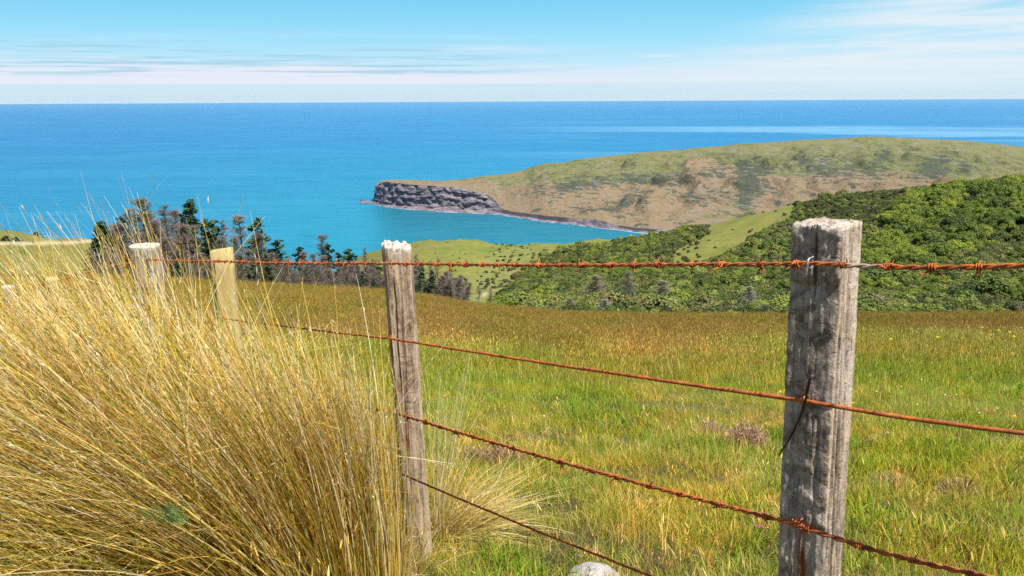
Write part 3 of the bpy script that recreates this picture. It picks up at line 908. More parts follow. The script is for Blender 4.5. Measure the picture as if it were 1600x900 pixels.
for i in one:
    h, v = zone(cx_[i], cy_[i])
    w0, cat, nm = COLW[kinds[i]]
    sizew = 'big ' if rad[i] > 2.6 else ('small ' if rad[i] < 1.5 else '')
    lab = f"{sizew}{w0} in bush {h}, {v}"
    grp = f"{sizew}{w0}s {h}, {v}"
    if cx_[i] > 1345:
        ax, ay, an_ = min(ANCH, key=lambda q: math.hypot(cx_[i]-q[0], cy_[i]-10-q[1]))
        ddx, ddy = cx_[i]-ax, cy_[i]-10-ay
        far_ = math.hypot(ddx, ddy)
        pre = 'just ' if far_ < 22 else ('' if far_ < 48 else 'far ')
        side = ('above' if ddy < 0 else 'below') if abs(ddy) > 1.7*abs(ddx) else (('left of' if ddx < 0 else 'right of') if abs(ddx) > 1.7*abs(ddy) else (('up' if ddy < 0 else 'down')+(' left of' if ddx < 0 else ' right of')))
        lab = f"{sizew}{w0} in bush {pre}{side} the {an_}"
        grp = f"{sizew}{w0}s {pre}{side} the {an_}"
    put_tree(kinds[i], cand[i, 0], cand[i, 1], zc[i], rad[i], lab, cat, grp, nm)
rest = np.setdiff1d(np.arange(len(cand)), one)
def scat_crowns(name, ii, xy, z, kd, rd, sink=0.25, label=None):
    pts = np.stack([xy[ii, 0], xy[ii, 1], z[ii]-sink*rd[ii]], -1)
    rot = np.stack([g.uniform(-0.1, 0.1, len(ii)), g.uniform(-0.1, 0.1, len(ii)), g.uniform(0, 6.28, len(ii))], -1)
    idx_ = np.array([OFFS[kd[i]]+random.randrange(len(PROTO[kd[i]])) for i in ii])
    return scatter(name, pts, rot, rd[ii], idx_, ALLP)
scat_crowns('bush_cover', rest, cand, zc, kinds, rad)

# shrubs dotted over the open ridge, the gully and the green spur
dots = []
def dot_region(poly, n, rlo, rhi, kd, seed, dens=None, ylo=200, yhi=950):
    gg = np.random.default_rng(seed)
    cnt = 0
    for _ in range(n*60):
        if cnt >= n: break
        Y = gg.uniform(ylo, yhi); px = gg.uniform(540, 1260)
        X = (px-800)/U2P*Y
        z = float(ground(X, Y)); sx1, sy1 = screen(X, Y, z)
        if not inpoly(np.array([sx1]), np.array([sy1]), poly)[0]: continue
        if dens is not None and gg.uniform() > dens(sx1, sy1): continue
        dots.append((X, Y, z, gg.uniform(rlo, rhi), kd if gg.uniform() < 0.75 else 'scrub', sx1, sy1)); cnt += 1
dot_region([(1075, 385), (1110, 352), (1245, 318), (1236, 345), (1110, 408), (1060, 420), (1052, 400)], 80, 0.8, 1.7, 'dark', 3, lambda x, y: 0.35+0.65*(x < 1110))
n_ridge = len(dots)
dot_region([(745, 440), (760, 400), (775, 380), (810, 385), (860, 390), (830, 420), (790, 465), (760, 465)], 150, 0.8, 1.8, 'dark', 4)
n_gul = len(dots)
dot_region([(600, 395), (700, 376), (900, 384), (950, 378), (860, 396), (760, 400), (740, 470), (640, 470)], 45, 0.6, 1.2, 'dark', 5)
dx_ = np.array([[q[0], q[1]] for q in dots]); dz_ = np.array([q[2] for q in dots]); dr_ = np.array([q[3] for q in dots]); dk_ = np.array([q[4] for q in dots], object)
scat_crowns('scattered_scrub', np.arange(n_ridge, len(dots)), dx_, dz_, dk_, dr_)
for i in range(n_ridge):
    X, Y, z, r, kd, sx1, sy1 = dots[i]
    wh_ = ('at the top of the open grassy ridge' if sx1 > 1180 else 'halfway down the open grassy ridge') if sx1 > 1110 else ('at the left foot of the open grassy ridge' if sy1 > 395 else ('at the left shoulder of the grassy ridge' if sy1 > 375 else 'where the grassy ridge meets the bay bush'))
    put_tree('dark', X, Y, z, r, f"{'small' if r < 1.2 else 'larger'} dark shrub dotted {wh_}", 'shrub', f"{'small' if r < 1.2 else 'larger'} shrubs dotted {wh_}", 'ridge_shrub', trunk=False)

# shrubs at the brown field edge
for kd, px, py, d, r, lab in [('dark', 736, 466, 69, 0.42, 'dark rounded shrub alone on the brown field edge'),
        ('dark', 700, 462, 70, 0.24, 'tiny brown tuft left of the dark rounded shrub'),
        ('dark', 797, 476, 69, 0.40, 'dark ragged shrub on the crest between the rounded and bright ones'),
        ('dark', 809, 481, 68, 0.36, 'low dark shrub touching the ragged one on the crest'),
        ('dark', 786, 472, 70, 0.30, 'small dark shrub at the left end of the crest row'),
        ('broad', 832, 482, 69, 0.48, 'bright yellow-green bush at the right end of the crest row')]:
    q = at(px, py, d); z = float(ground(q.x, q.y))
    put_tree(kd, q.x, q.y, z, r*1.15, lab, 'shrub', None, 'crest_shrub', trunk=False)

# ------------------------------------------------------------------ conifers and dead trees on the left
def conifer_parts(seed, n_wh=20, ragged=0.35, per=12, fullness=1.0):
    g_ = np.random.default_rng(seed)
    T = Acc()
    z = np.linspace(-0.08, 1.0, 9)
    bx_ = 0.012*np.sin(z*4+seed)
    T.tubes(np.stack([bx_, bx_*0.5, z], -1)[None], (0.016*np.linspace(1.2, 0.15, 9))[None], (1, 1, 1), 6)
    A = Acc()
    for i in range(n_wh):
        h = 0.12+0.86*(i/n_wh)**0.95
        R_ = 0.24*(1-h)**0.75*1.25+0.012
        nb = int(5+4*(1-h))
        for k in range(nb):
            if g_.uniform() < ragged*0.5: continue
            a = g_.uniform(0, 6.28); L_ = R_*g_.uniform(1-ragged, 1.15)
            t = np.linspace(0, 1, 4)
            P = np.stack([np.cos(a)*t*L_, np.sin(a)*t*L_, h+t*L_*0.25-t*t*L_*0.18], -1)
            T.tubes(P[None], (0.004*np.linspace(1, 0.3, 4))[None], (0.9, 0.9, 0.9), 3)
            m_ = int(per*fullness*(0.5+L_*5))
            tt_ = g_.uniform(0.15, 1.0, m_)
            Q = np.stack([np.cos(a)*tt_*L_, np.sin(a)*tt_*L_, h+tt_*L_*0.25-tt_*tt_*L_*0.18], -1)+g_.normal(0, 0.012, (m_, 3))
            A.leaves(Q, np.tile([0, 0, 1.0], (m_, 1)), 0.040*g_.uniform(0.6, 1.3, m_), g_.uniform(0.65, 1.45, (m_, 1))*np.ones(3), asp=1.5, jit=0.8)
    return T.mesh('trunk', m_bark), A.mesh('crown', m_needle)
def dead_parts(seed, bushy=1.0, cone=0.26):
    g_ = np.random.default_rng(seed)
    T = Acc()
    z = np.linspace(-0.08, 1.0, 9)
    bx_ = 0.02*np.sin(z*4+seed)
    T.tubes(np.stack([bx_, bx_*0.6, z], -1)[None], (0.015*np.linspace(1.3, 0.15, 9))[None], (0.9, 0.88, 0.86), 6)
    A = Acc()
    nb = int(120*bushy)
    h = g_.uniform(0.10, 0.99, nb)
    a = g_.uniform(0, 6.28, nb)
    L_ = (cone*(1-h)**0.65+0.02)*g_.uniform(0.45, 1.15, nb)
    t = np.linspace(0, 1, 5)[None]
    rise = g_.uniform(0.15, 0.75, nb)[:, None]
    P = np.stack([np.cos(a)[:, None]*t*L_[:, None], np.sin(a)[:, None]*t*L_[:, None], h[:, None]+rise*t*L_[:, None]], -1)+g_.normal(0, 0.004, (nb, 5, 3))
    A.tubes(P, 0.0035*np.linspace(1, 0.25, 5)[None]*np.ones((nb, 1)), g_.uniform(0.7, 1.3, (nb, 1))*np.ones(3), 3)
    # fine twigs
    m_ = nb*24
    bi = g_.integers(0, nb, m_); tt_ = g_.uniform(0.15, 1, m_)
    O = np.stack([np.cos(a[bi])*tt_*L_[bi], np.sin(a[bi])*tt_*L_[bi], h[bi]+rise[bi, 0]*tt_*L_[bi]], -1)
    d = g_.normal(0, 1, (m_, 3)); d[:, 2] = np.abs(d[:, 2])*0.7+0.1; d += 0.8*np.stack([np.cos(a[bi]), np.sin(a[bi]), 0*a[bi]], -1)
    d /= np.linalg.norm(d, axis=1, keepdims=True)
    l_ = g_.uniform(0.02, 0.06, m_)
    s3 = np.linspace(0, 1, 3)[None, :, None]
    PP = O[:, None]+d[:, None]*l_[:, None, None]*s3
    sd_ = np.cross(d, g_.normal(0, 1, (m_, 3))); sd_ /= np.linalg.norm(sd_, axis=1, keepdims=True)
    A.ribbons(PP, 0.0028*np.ones((m_, 3))*np.array([1, .8, .4]), sd_, g_.uniform(0.6, 1.45, (m_, 1))*np.ones(3))
    return T.mesh('trunk', m_twig), A.mesh('crown', m_twig)
CON = [conifer_parts(1, 24, 0.35, 15), conifer_parts(2, 20, 0.5, 11), conifer_parts(3, 26, 0.25, 18), conifer_parts(4, 17, 0.65, 11)]
DEAD = [dead_parts(11, 1.5), dead_parts(12, 1.0, 0.22), dead_parts(13, 1.9, 0.30), dead_parts(14, 0.6, 0.18)]
def tree_at(px, ytop, d, parts, wide, label, cat, name, group=None):
    top = at(px, ytop, d)
    z = float(ground(top.x, top.y))
    H = top.z-z
    root = bpy.data.objects.new(name, None); col.objects.link(root)
    root.location = (top.x, top.y, z); root.rotation_euler = (0, 0, random.uniform(0, 6.28))
    root.scale = (H*wide, H*wide, H)
    root['label'] = label; root['category'] = cat
    if group: root['group'] = group
    for nm, me in (('trunk', parts[0]), ('crown', parts[1])):
        o = bpy.data.objects.new(nm, me); col.objects.link(o); o.parent = root
m_twig2, b, p = new_mat('pale_twigs', 0.9, 0.15)
b.put(p.inputs['Base Color'], b.mix(1.0, b.attr('tint'), b.ramp(b.rnd(), [(0, (0.23, 0.19, 0.12)), (0.5, (0.30, 0.28, 0.21)), (1, (0.20, 0.19, 0.10))]), 'MULTIPLY'))
DP2 = [me.copy() for me in DEAD[2]]
for me in DP2: me.materials[0] = m_twig2
EXTRA = [(1035, 440, 200, 'pale dead bush in the green scrub below the open ridge'), 
 (1370, 470, 128, 'brown twiggy shrub at the field edge right of the thick post'), 
 (1400, 405, 230, 'bare grey crown between bright trees above the wire'), (1555, 420, 190, 'bare grey bush among shrubs near the right picture edge'), (930, 432, 230, 'thin grey bush in the scrub below the bay')]
LEFT = [  # px, top row, distance, kind, proto, width, label
 (157, 344, 96, 'c', 2, 1.00, 'dark green pine standing alone at the left end of the tree belt'),
 (220, 312, 108, 'd', 2, 1.15, 'tallest bare grey tree, broad pointed crown above the grey round post'),
 (200, 328, 110, 'd', 0, 1.1, 'bare purplish tree left of the tallest bare one'),
 (188, 336, 105, 'c', 1, 0.8, 'thin dark conifer half hidden among bare trees behind the grey post'),
 (184, 350, 100, 'd', 2, 1.2, 'bushy brown bare tree right of the lone pine'),
 (256, 322, 106, 'd', 0, 1.0, 'slim bare tree halfway between the tallest bare tree and the tallest conifer'),
 (240, 345, 101, 'd', 2, 1.2, 'brown bare tree behind the right side of the grey post'),
 (272, 330, 112, 'd', 2, 1.0, 'bare tree with pale twigs just left of the tallest conifer'),
 (212, 365, 98, 'd', 2, 1.3, 'low tangled bare tree directly behind the grey post'),
 (294, 308, 104, 'c', 0, 0.78, 'tallest dark conifer in the belt with a spiky top'),
 (303, 350, 100, 'd', 1, 1.1, 'pale bare tree with whitish branches at the foot of the tallest conifer'),
 (318, 338, 106, 'c', 3, 0.7, 'narrow ragged conifer right of the tallest one'),
 (331, 340, 104, 'c', 1, 0.95, 'full green conifer just left of the pale sawn post'),
 (324, 372, 98, 'c', 3, 1.1, 'short green-brown conifer below the full green one'),
 (346, 346, 108, 'd', 3, 1.0, 'thin dead tree directly above the pale sawn post'),
 (345, 374, 99, 'd', 2, 1.2, 'low brown bare tree behind the pale sawn post'),
 (372, 334, 105, 'd', 1, 1.15, 'tall bare tree with feathery crown right of the pale sawn post'),
 (366, 372, 99, 'd', 2, 1.1, 'short bushy bare tree under the feathery one'),
 (399, 337, 104, 'c', 3, 0.95, 'half dead conifer with sparse needles right of the feathery bare tree'),
 (404, 366, 100, 'd', 2, 1.15, 'brown bare tree at the foot of the half dead conifer'),
 (432, 372, 98, 'c', 1, 1.15, 'small dark pine with layered branches left of the open gap of sea'),
 (424, 396, 95, 'd', 2, 1.2, 'low brown thicket tree under the layered small pine'),
 (466, 384, 99, 'c', 3, 1.2, 'small sparse conifer between the two gaps of sea'),
 (474, 392, 97, 'd', 1, 1.2, 'small bare tree touching the sparse conifer'),
 (503, 365, 99, 'd', 1, 1.05, 'lone grey pointed bare tree midway along the belt'),
 (513, 378, 98, 'c', 3, 0.95, 'thin olive conifer right of the grey pointed bare tree'),
 (505, 400, 95, 'd', 2, 1.2, 'low bare thicket tree under the grey pointed one'),
 (545, 386, 97, 'c', 1, 1.15, 'dark little pine left of the centre post'),
 (530, 392, 98, 'c', 3, 1.1, 'pale green young pine left of the dark little one'),
 (552, 408, 94, 'd', 2, 1.3, 'scrubby bare tree below the dark little pine'),
 (569, 388, 99, 'd', 3, 0.8, 'thin dead stick of a tree just left of the centre post'),
 (585, 404, 95, 'c', 1, 1.3, 'dark short conifer touching the centre post on its left'),
 (655, 412, 94, 'd', 2, 1.6, 'dark bare thicket tree just right of the centre post'),
 (651, 398, 96, 'd', 3, 0.9, 'thin bare trunk rising above the thicket right of the centre post'),
 (672, 408, 95, 'd', 3, 0.9, 'bare pole-like trunk, second right of the centre post'),
 (684, 404, 96, 'd', 3, 0.9, 'bare pole-like trunk, third right of the centre post'),
 (703, 418, 95, 'd', 3, 1.0, 'short bare trunk over the grey thicket'),
 (692, 432, 93, 'd', 2, 2.0, 'rounded grey bare thicket tree on the brown crest'),
 (712, 434, 92, 'd', 2, 1.9, 'last grey bare bush at the right end of the thicket'),
 (640, 436, 92, 'd', 2, 2.0, 'low bare bush hugging the right side of the centre post'),
 (748, 446, 90, 'd', 3, 1.3, 'sparse leafless bush right of the dark rounded shrub'),
 (767, 450, 90, 'd', 3, 1.2, 'thin leafless sapling beside the pale track'),
 (1171, 448, 118, 'd', 2, 1.6, 'silvery dead tree among green bush left of the large post'),
 (982, 425, 180, 'd', 3, 1.2, 'bleached dead trunk in the middle of the green bush'),
 (890, 466, 118, 'd', 2, 2.2, 'brown leafless scrub bush at the field edge below the bay'),
 (945, 468, 118, 'd', 2, 2.4, 'grey-brown leafless bush along the field edge'),
 (232, 334, 112, 'd', 0, 1.2, 'grey bare tree just right of the tallest bare tree'),
 (176, 352, 112, 'd', 0, 1.3, 'bare tree rising between the lone pine and the thicket'),
 (285, 352, 101, 'd', 2, 1.3, 'dense brown bare tree left of the tallest conifer base'),
 (258, 372, 97, 'd', 2, 1.4, 'low brown bare tree midway between grey post and pale sawn post'),
 (388, 392, 96, 'd', 2, 1.3, 'low bushy bare tree right of the pale sawn post, near the field'),
 (312, 396, 95, 'd', 2, 1.4, 'low brown thicket tree left of the pale sawn post'),
 (176, 388, 95, 'd', 2, 1.5, 'low dark thicket tree at the foot of the lone pine'),
 (444, 408, 94, 'd', 2, 1.3, 'last low thicket tree before the gap of sea'),
 (490, 410, 94, 'd', 2, 1.3, 'low thicket tree left of the lone grey pointed tree'),
 (40, 366, 690, 'c', 2, 1.8, 'dark tree on the far left hill beyond the pale track'),
 (56, 362, 690, 'c', 2, 2.4, 'broad dark tree ending the far left hill'),
 (8, 368, 560, 'c', 2, 2.6, 'dark tree clump at the left picture edge behind the track'),
 (24, 370, 560, 'c', 2, 2.8, 'second dark tree from the left edge behind the track'),
]
for px, yt, d, k, pi_, wd, lab in LEFT:
    if k == 'c': tree_at(px, yt, d, CON[pi_], wd*1.2, lab, 'pine tree', 'conifer')
    else: tree_at(px, yt, d, DP2 if px > 860 else DEAD[pi_], wd, lab, 'bare tree', 'bare_tree')
for px, yt, d, lab in EXTRA:
    tree_at(px, yt-1, d, DP2, 2.6, lab, 'bare shrub', 'bare_shrub')
# tangled undergrowth below the belt
gg = np.random.default_rng(77)
ux = gg.uniform(150, 720, 420); uy = gg.uniform(76, 104, 420)
upts = []
for a_, b_ in zip(ux, uy):
    if 448 < a_ < 462: continue
    X = (a_-800)/U2P*b_
    upts.append((X, b_, float(ground(X, b_))-0.2))
upts = np.array(upts)
scatter('undergrowth', upts, np.stack([gg.uniform(-.3, .3, len(upts)), gg.uniform(-.3, .3, len(upts)), gg.uniform(0, 6, len(upts))], -1), gg.uniform(2.2, 4.2, len(upts)), gg.choice([0, 1, 1, 1], len(upts)),
        [CON[3][1], DEAD[2][1]])

# ================================================================== fence
def wood_mat(name, base, dark, pale, knob=0.0, top_white=0.0):
    m, b, p = new_mat(name, 0.9, 0.15)
    o = b.obj()
    g1 = b.noise(b.mapping(o, scale=(55, 55, 3.0)), 1, 6, 0.65, 0.3)
    if knob:
        fm_ = b.ss(b.sep(o)[1], -0.048, -0.055)
        sw_ = b.noise(b.mapping(o, scale=(22, 10, 26), rot=(0, R(28), 0)), 1, 7, 0.68, 1.6)
        g1 = b.math('ADD', b.math('MULTIPLY', fm_, sw_), b.math('MULTIPLY', b.math('SUBTRACT', 1.0, fm_), g1))
        base = b.mix(fm_, (0.56, 0.43, 0.30), base)  # sunlit look of the side faces painted in: lighter and warmer than the front
    g2 = b.noise(b.mapping(o, scale=(160, 160, 9)), 1, 4, 0.6)
    blot = b.noise(o, 9, 5, 0.6)
    spk = b.noise(o, 60, 4, 0.7)
    c = b.mix(b.ss(g1, 0.38, 0.60), dark, base)
    c = b.mix(b.ss(blot, 0.42, 0.62, 0, 0.75), c, pale)
    c = b.mix(b.ss(g2, 0.52, 0.64, 0, 0.6), c, dark)
    shade_blot = b.noise(b.mapping(o, loc=(4, 2, 9), scale=(16, 16, 7)), 1, 5, 0.65, 0.8)
    c = b.mix(b.ss(shade_blot, 0.53, 0.62, 0, 0.40*(0.2+knob)), c, (0.10, 0.09, 0.085))  # shadow patches painted into the wood colour, strongest on the knobbly post
    c = b.mix(b.ss(spk, 0.60, 0.72, 0, 0.6), c, (0.60, 0.54, 0.47))
    c = b.mix(b.math('MULTIPLY', b.attr('crackd', 'Fac'), 0.75), c, (0.035, 0.026, 0.02))
    c = b.mix(b.attr('weath', 'Fac'), c, b.mix(b.ss(spk, 0.38, 0.62), (0.36, 0.30, 0.25), (0.84, 0.77, 0.70)))
    c = b.mix(b.attr('rust', 'Fac'), c, b.mix(g2, (0.10, 0.03, 0.012), (0.38, 0.13, 0.03)))
    b.put(p.inputs['Base Color'], c)
    nb_ = b.noise(b.mapping(o, scale=(45, 45, 38)), 1, 5, 0.6, 0.6)
    n0 = b.bump(nb_, 0.15+0.6*knob, 0.010)
    n1_ = b.bump(g1, 0.75, 0.006, n0)
    n2_ = b.bump(g2, 0.6, 0.003, n1_)
    b.put(p.inputs['Normal'], n2_)
    return m
m_wood0 = wood_mat('weathered_wood', (0.43, 0.345, 0.26), (0.15, 0.115, 0.088), (0.58, 0.49, 0.40), 1.0)
m_wood1 = wood_mat('split_wood', (0.40, 0.29, 0.195), (0.14, 0.092, 0.06), (0.46, 0.36, 0.27), 0.1)
m_wood3 = wood_mat('silvered_wood', (0.36, 0.31, 0.27), (0.16, 0.13, 0.11), (0.46, 0.42, 0.38), 0.2)
m_wood2, b, p = new_mat('sawn_wood', 0.8, 0.2)
o_ = b.obj()
gr = b.noise(b.mapping(o_, scale=(40, 40, 2.0)), 1, 5, 0.6, 0.3)
gr2 = b.noise(b.mapping(o_, scale=(8, 8, 90)), 1, 3, 0.5)
b.put(p.inputs['Base Color'], b.mix(b.math('MULTIPLY', gr2, 0.3), b.ramp(gr, [(0.3, (0.40, 0.28, 0.11)), (0.7, (0.62, 0.47, 0.22))]), (0.44, 0.38, 0.18)))
b.put(p.inputs['Normal'], b.bump(gr, 0.4, 0.003))

def post_mesh(name, H, wx, wy, mat, seed, expo=6.0, cracks=(), rough=1.0, toprough=0.006, lean_top=0.0, nzr=190, nc=128, taper=0.0, rust=None, white=0.8, dip=0.0, knobs=0.0):
    th = np.arange(nc)/nc*2*math.pi
    zs = np.linspace(-0.15, H, nzr)
    TH, Z = np.meshgrid(th, zs)
    ct, st_ = np.cos(TH), np.sin(TH)
    rad_ = (np.abs(ct/(wx/2))**expo+np.abs(st_/(wy/2))**expo)**(-1/expo)
    ex, ey = ct*rad_, st_*rad_
    cr = np.zeros_like(TH)
    d = 0.0022*rough*fbm(ct*9+seed, st_*9, Z*1.6, 4, seed)*1.0
    d += 0.0022*rough*fbm(ct*40+seed, st_*40, Z*3.0, 3, seed+5)
    d += 0.0035*rough*fbm(ct*2, st_*2, Z*2.5, 3, seed+9)
    d += 0.0018*rough*fbm(ct*14, st_*14, Z*38, 3, seed+13)*(expo > 3)
    if knobs:
        kx = ex*1.0; fr_ = np.clip((-ey/(wy/2)-0.8)/0.2, 0, 1)
        w1 = fbm(kx*26+0.4*np.sin(Z*7), Z*42+kx*18, 0, 4, seed+71); w2 = fbm(kx*60, Z*110-kx*40, 0, 3, seed+72)
        big = np.clip(fbm(kx*8, Z*7, 0, 2, seed+73)*2.2+0.5, 0.15, 1.2)
        d = d+knobs*fr_*big*(0.0085*w1+0.0020*w2-0.003*np.abs(fbm(kx*16, Z*24, 0, 3, seed+74)))
        # shallow overhanging ledges on the front
        for zl, dp in ((H-0.125, 0.006), (Z0W2-0.012, 0.006), (Z0W3-0.01, 0.005), (H-0.235, 0.003)):
            zz2 = Z-zl-0.012*fbm(kx*30, 0.7, 0, 3, int(zl*100))
            d = d-dp*fr_*(zz2 < 0)*np.exp(zz2/0.05)
    for (a0, wd, dep, z0, z1, slant, wav) in cracks:
        zc_ = np.clip((Z-z0)/(z1-z0), 0, 1)
        aa = a0+slant*(zc_-0.5)+wav*fbm(Z*6, 0.3, 0, 3, int(a0*100))
        da = (TH-aa+math.pi) % (2*math.pi)-math.pi
        win = np.clip(np.minimum((Z-z0), (z1-Z))/0.05, 0, 1)
        win = win*(0.65+0.35*fbm(Z*9, 1.3, 0, 3, int(a0*77)))
        k = np.exp(-(da/(wd*(0.6+0.8*win)))**2)*win
        d -= dep*k; cr = np.maximum(cr, k)
    tp = 1-taper*np.clip(Z/H, 0, 1)
    X = ex*tp+ct*d; Y = ey*tp+st_*d
    we = np.clip((Z-(H-0.035))/0.03+0.5*fbm(X*60, Y*60, Z*60, 3, seed+3), 0, 1)*white*0.7
    ru = np.zeros_like(Z)
    if rust is not None: ru = rust(X, Y, Z)
    V = [np.stack([X, Y, Z], -1).reshape(-1, 3)]
    CR, WE, RU = [cr.ravel()], [we.ravel()], [ru.ravel()]
    nrg = 16
    for k in range(1, nrg):
        f_ = (1-k/nrg)
        x_, y_2 = X[-1]*f_, Y[-1]*f_
        z_ = H+toprough*(1.0*fbm(x_*70, y_2*70, 0, 4, seed+31)+0.8*fbm(x_*25, y_2*25, 0, 2, seed+32))*min(1, k/2)+lean_top*x_-dip*np.exp(-((x_-0.0)/0.02)**2)*0
        V.append(np.stack([x_, y_2, z_], -1))
        CR.append(np.zeros(nc)); WE.append(np.full(nc, white)*np.clip(0.75+0.6*fbm(x_*50, y_2*50, 0, 3, seed+8), 0.2, 1)); RU.append(np.zeros(nc))
    V = np.concatenate(V)
    # slope the top rim too
    top = V[:, 2] > H-0.06
    V[top, 2] += (lean_top*V[top, 0])*((V[top, 2]-(H-0.06))/0.06).clip(0, 1)*(np.arange(len(V))[top] < nzr*nc)
    rim = slice((nzr-1)*nc, nzr*nc)
    V[rim, 2] += toprough*0.8*fbm(V[rim, 0]*60, V[rim, 1]*60, 0, 3, seed+44)
    rows_ = nzr+nrg-1
    ids = np.arange(rows_*nc).reshape(rows_, nc)
    q = np.stack([ids[:-1], np.roll(ids[:-1], -1, 1), np.roll(ids[1:], -1, 1), ids[1:]], -1).reshape(-1, 4)
    V = np.concatenate([V, [[0, 0, float(V[-nc:, 2].mean())]]])
    ci_ = rows_*nc
    tr_ = np.stack([ids[-1], np.roll(ids[-1], -1), np.full(nc, ci_)], -1)
    at_ = {'crackd': np.append(np.concatenate(CR), 0), 'weath': np.append(np.concatenate(WE), white), 'rust': np.append(np.concatenate(RU), 0)}
    return mk(name, V, [q, tr_], mat, at_, True)

fence = bpy.data.objects.new('barbed_wire_fence', None); col.objects.link(fence)
FB = Vector((-0.45, 3.3, float(ground(-0.45, 3.3))))
fence.location = FB
fence['label'] = 'old farm fence of weathered posts and rusty orange barbed wire across the paddock'
fence['category'] = 'fence'
def add_post(x, y, ytop, pxtop, rotz, label, meshf, tilt=(0, 0)):
    z0 = float(ground(x, y))-0.02
    ztop = -float(ratio(ytop+(pxtop-800)*RO))*y
    o = bpy.data.objects.new('fence_post', meshf(ztop-z0)); col.objects.link(o)
    o.parent = fence
    o.location = Vector((x, y, z0))-FB
    o.rotation_euler = (Matrix.Rotation(tilt[1], 3, 'Y') @ Matrix.Rotation(tilt[0], 3, 'X') @ Matrix.Rotation(rotz, 3, 'Z')).to_euler()
    o['label'] = label
    return o
def rust0(X, Y, Z):
    fr = (Y < -0.03)
    a = np.exp(-((X-0.003-0.004*np.sin(Z*30))/(0.015))**2)*np.clip((Z0W3+0.004-Z)/0.02, 0, 1)
    a2 = np.exp(-((X+0.008)/0.012)**2)*np.exp(-((Z-Z0W2-0.015)/0.02)**2)*0.7
    a3 = np.exp(-((X+0.024-(Z-(Z0W2-0.06))*0.4)/(0.008))**2)*np.exp(-((Z-(Z0W2-0.07))/0.035)**2)*0.7
    return np.clip((a+a2+a3)*(0.75+0.8*fbm(X*80, Y*80, Z*14, 3, 6)), 0, 1)*fr
P0 = (0.722, 1.842); rz0 = R(-44)
z0b = float(ground(*P0))-0.02
Z0W3 = -float(ratio(822.3))*1.775-z0b; Z0W2 = -float(ratio(628.3))*1.775-z0b
add_post(P0[0], P0[1], 347, 1289, rz0, 'thick square grey post with knobbly front and split top',
    lambda H: post_mesh('fence_post', H, 0.113, 0.113, m_wood0, 5, 16.0, [(-1.50, 0.045, 0.011, H-0.17, H+0.02, 0.0, 0.02), (-0.62, 0.03, 0.014, 0.05, H-0.20, 0.06, 0.08), (-0.22, 0.055, 0.018, 0.0, H-0.10, -0.10, 0.25), (0.12, 0.05, 0.010, H*0.3, H, 0.05, 0.2), (-1.9, 0.03, 0.005, Z0W2-0.15, Z0W2+0.06, 0.9, 0.03), (-1.3, 0.03, 0.0035, 0.25, 0.50, 1.2, 0.2), (-1.75, 0.03, 0.003, 0.3, 0.55, -1.1, 0.2)], rough=1.35, toprough=0.009, rust=rust0, white=0.30, knobs=1.0), tilt=(R(0.3), R(-1.7)))
P1 = (-0.402, 3.31)
add_post(P1[0], P1[1], 383, 620, R(14), 'narrow leaning brown-grey split post with chalky white top',
    lambda H: post_mesh('fence_post', H, 0.104, 0.10, m_wood1, 15, 5.0, [(-2.10, 0.055, 0.022, H-0.62, H-0.10, 0.16, 0.14), (-1.98, 0.05, 0.012, 0.2, H-0.55, 0.2, 0.2), (-1.75, 0.03, 0.008, 0.5, H-0.2, 0.25, 0.1), (-1.2, 0.02, 0.004, 0.3, H, 0.1, 0.1), (-2.6, 0.05, 0.010, 0.1, H-0.05, 0.0, 0.2)], rough=1.6, toprough=0.022, lean_top=-0.13, taper=-0.06, white=1.0,
    rust=lambda X, Y, Z: np.clip(np.exp(-((X+0.018)/0.009)**2)*np.exp(-((Z-0.62)/0.11)**2)*(Y < 0)*1.2*(0.6+fbm(X*90, Y*90, Z*10, 3, 3)), 0, 1)), tilt=(R(0), R(-2.1)))
P2 = (-1.645, 4.88)
def sawn(H):
    A = Acc()
    wx, wy = 0.121, 0.075
    n = 14
    V = []; 
    zs = np.linspace(-0.15, H, n)
    bev = 0.006
    prof = [(-wx/2+bev, -wy/2), (wx/2-bev, -wy/2), (wx/2, -wy/2+bev), (wx/2, wy/2-bev), (wx/2-bev, wy/2), (-wx/2+bev, wy/2), (-wx/2, wy/2-bev), (-wx/2, -wy/2+bev)]
    for i, z in enumerate(zs):
        for (x, y) in prof:
            V.append((x+0.001*math.sin(z*9), y, z+(0.09*x if i == n-1 else 0)))
    for (x, y) in prof:
        V.append((x*0.95, y*0.92, H+0.003+0.09*x))
    V.append((0, 0, H+0.003))
    k = len(prof)
    q = [(i*k+j, i*k+(j+1) % k, (i+1)*k+(j+1) % k, (i+1)*k+j) for i in range(n) for j in range(k)]
    t = [(n*k+j, n*k+(j+1) % k, (n+1)*k) for j in range(k)]
    A.add(V, q, t)
    return A.mesh('fence_post', m_wood2)
add_post(P2[0], P2[1], 390, 349, R(8), 'pale yellowish new sawn post behind the tall grass', sawn, tilt=(R(0), R(-1.6)))
P3 = (-2.79, 6.40)
add_post(P3[0], P3[1], 383, 225, R(0), 'stout round grey post with white weathered top',
    lambda H: post_mesh('fence_post', H, 0.215, 0.21, m_wood3, 25, 2.3, [(a, 0.03, 0.008, 0.2, H, 0.1, 0.1) for a in (-2.4, -2.0, -1.6, -1.1, -0.8)], rough=1.6, toprough=0.010, white=0.95))
P4 = (-4.75, 8.60)
add_post(P4[0], P4[1], 435, 76, R(10), 'brown post half buried in tall grass left of the stout round one',
    lambda H: post_mesh('fence_post', H, 0.13, 0.12, m_wood1, 35, 3.5, [(-1.6, 0.05, 0.01, 0.2, H, 0, 0.1)], nzr=80, nc=64, white=0.5))
P5 = (-6.05, 10.0)
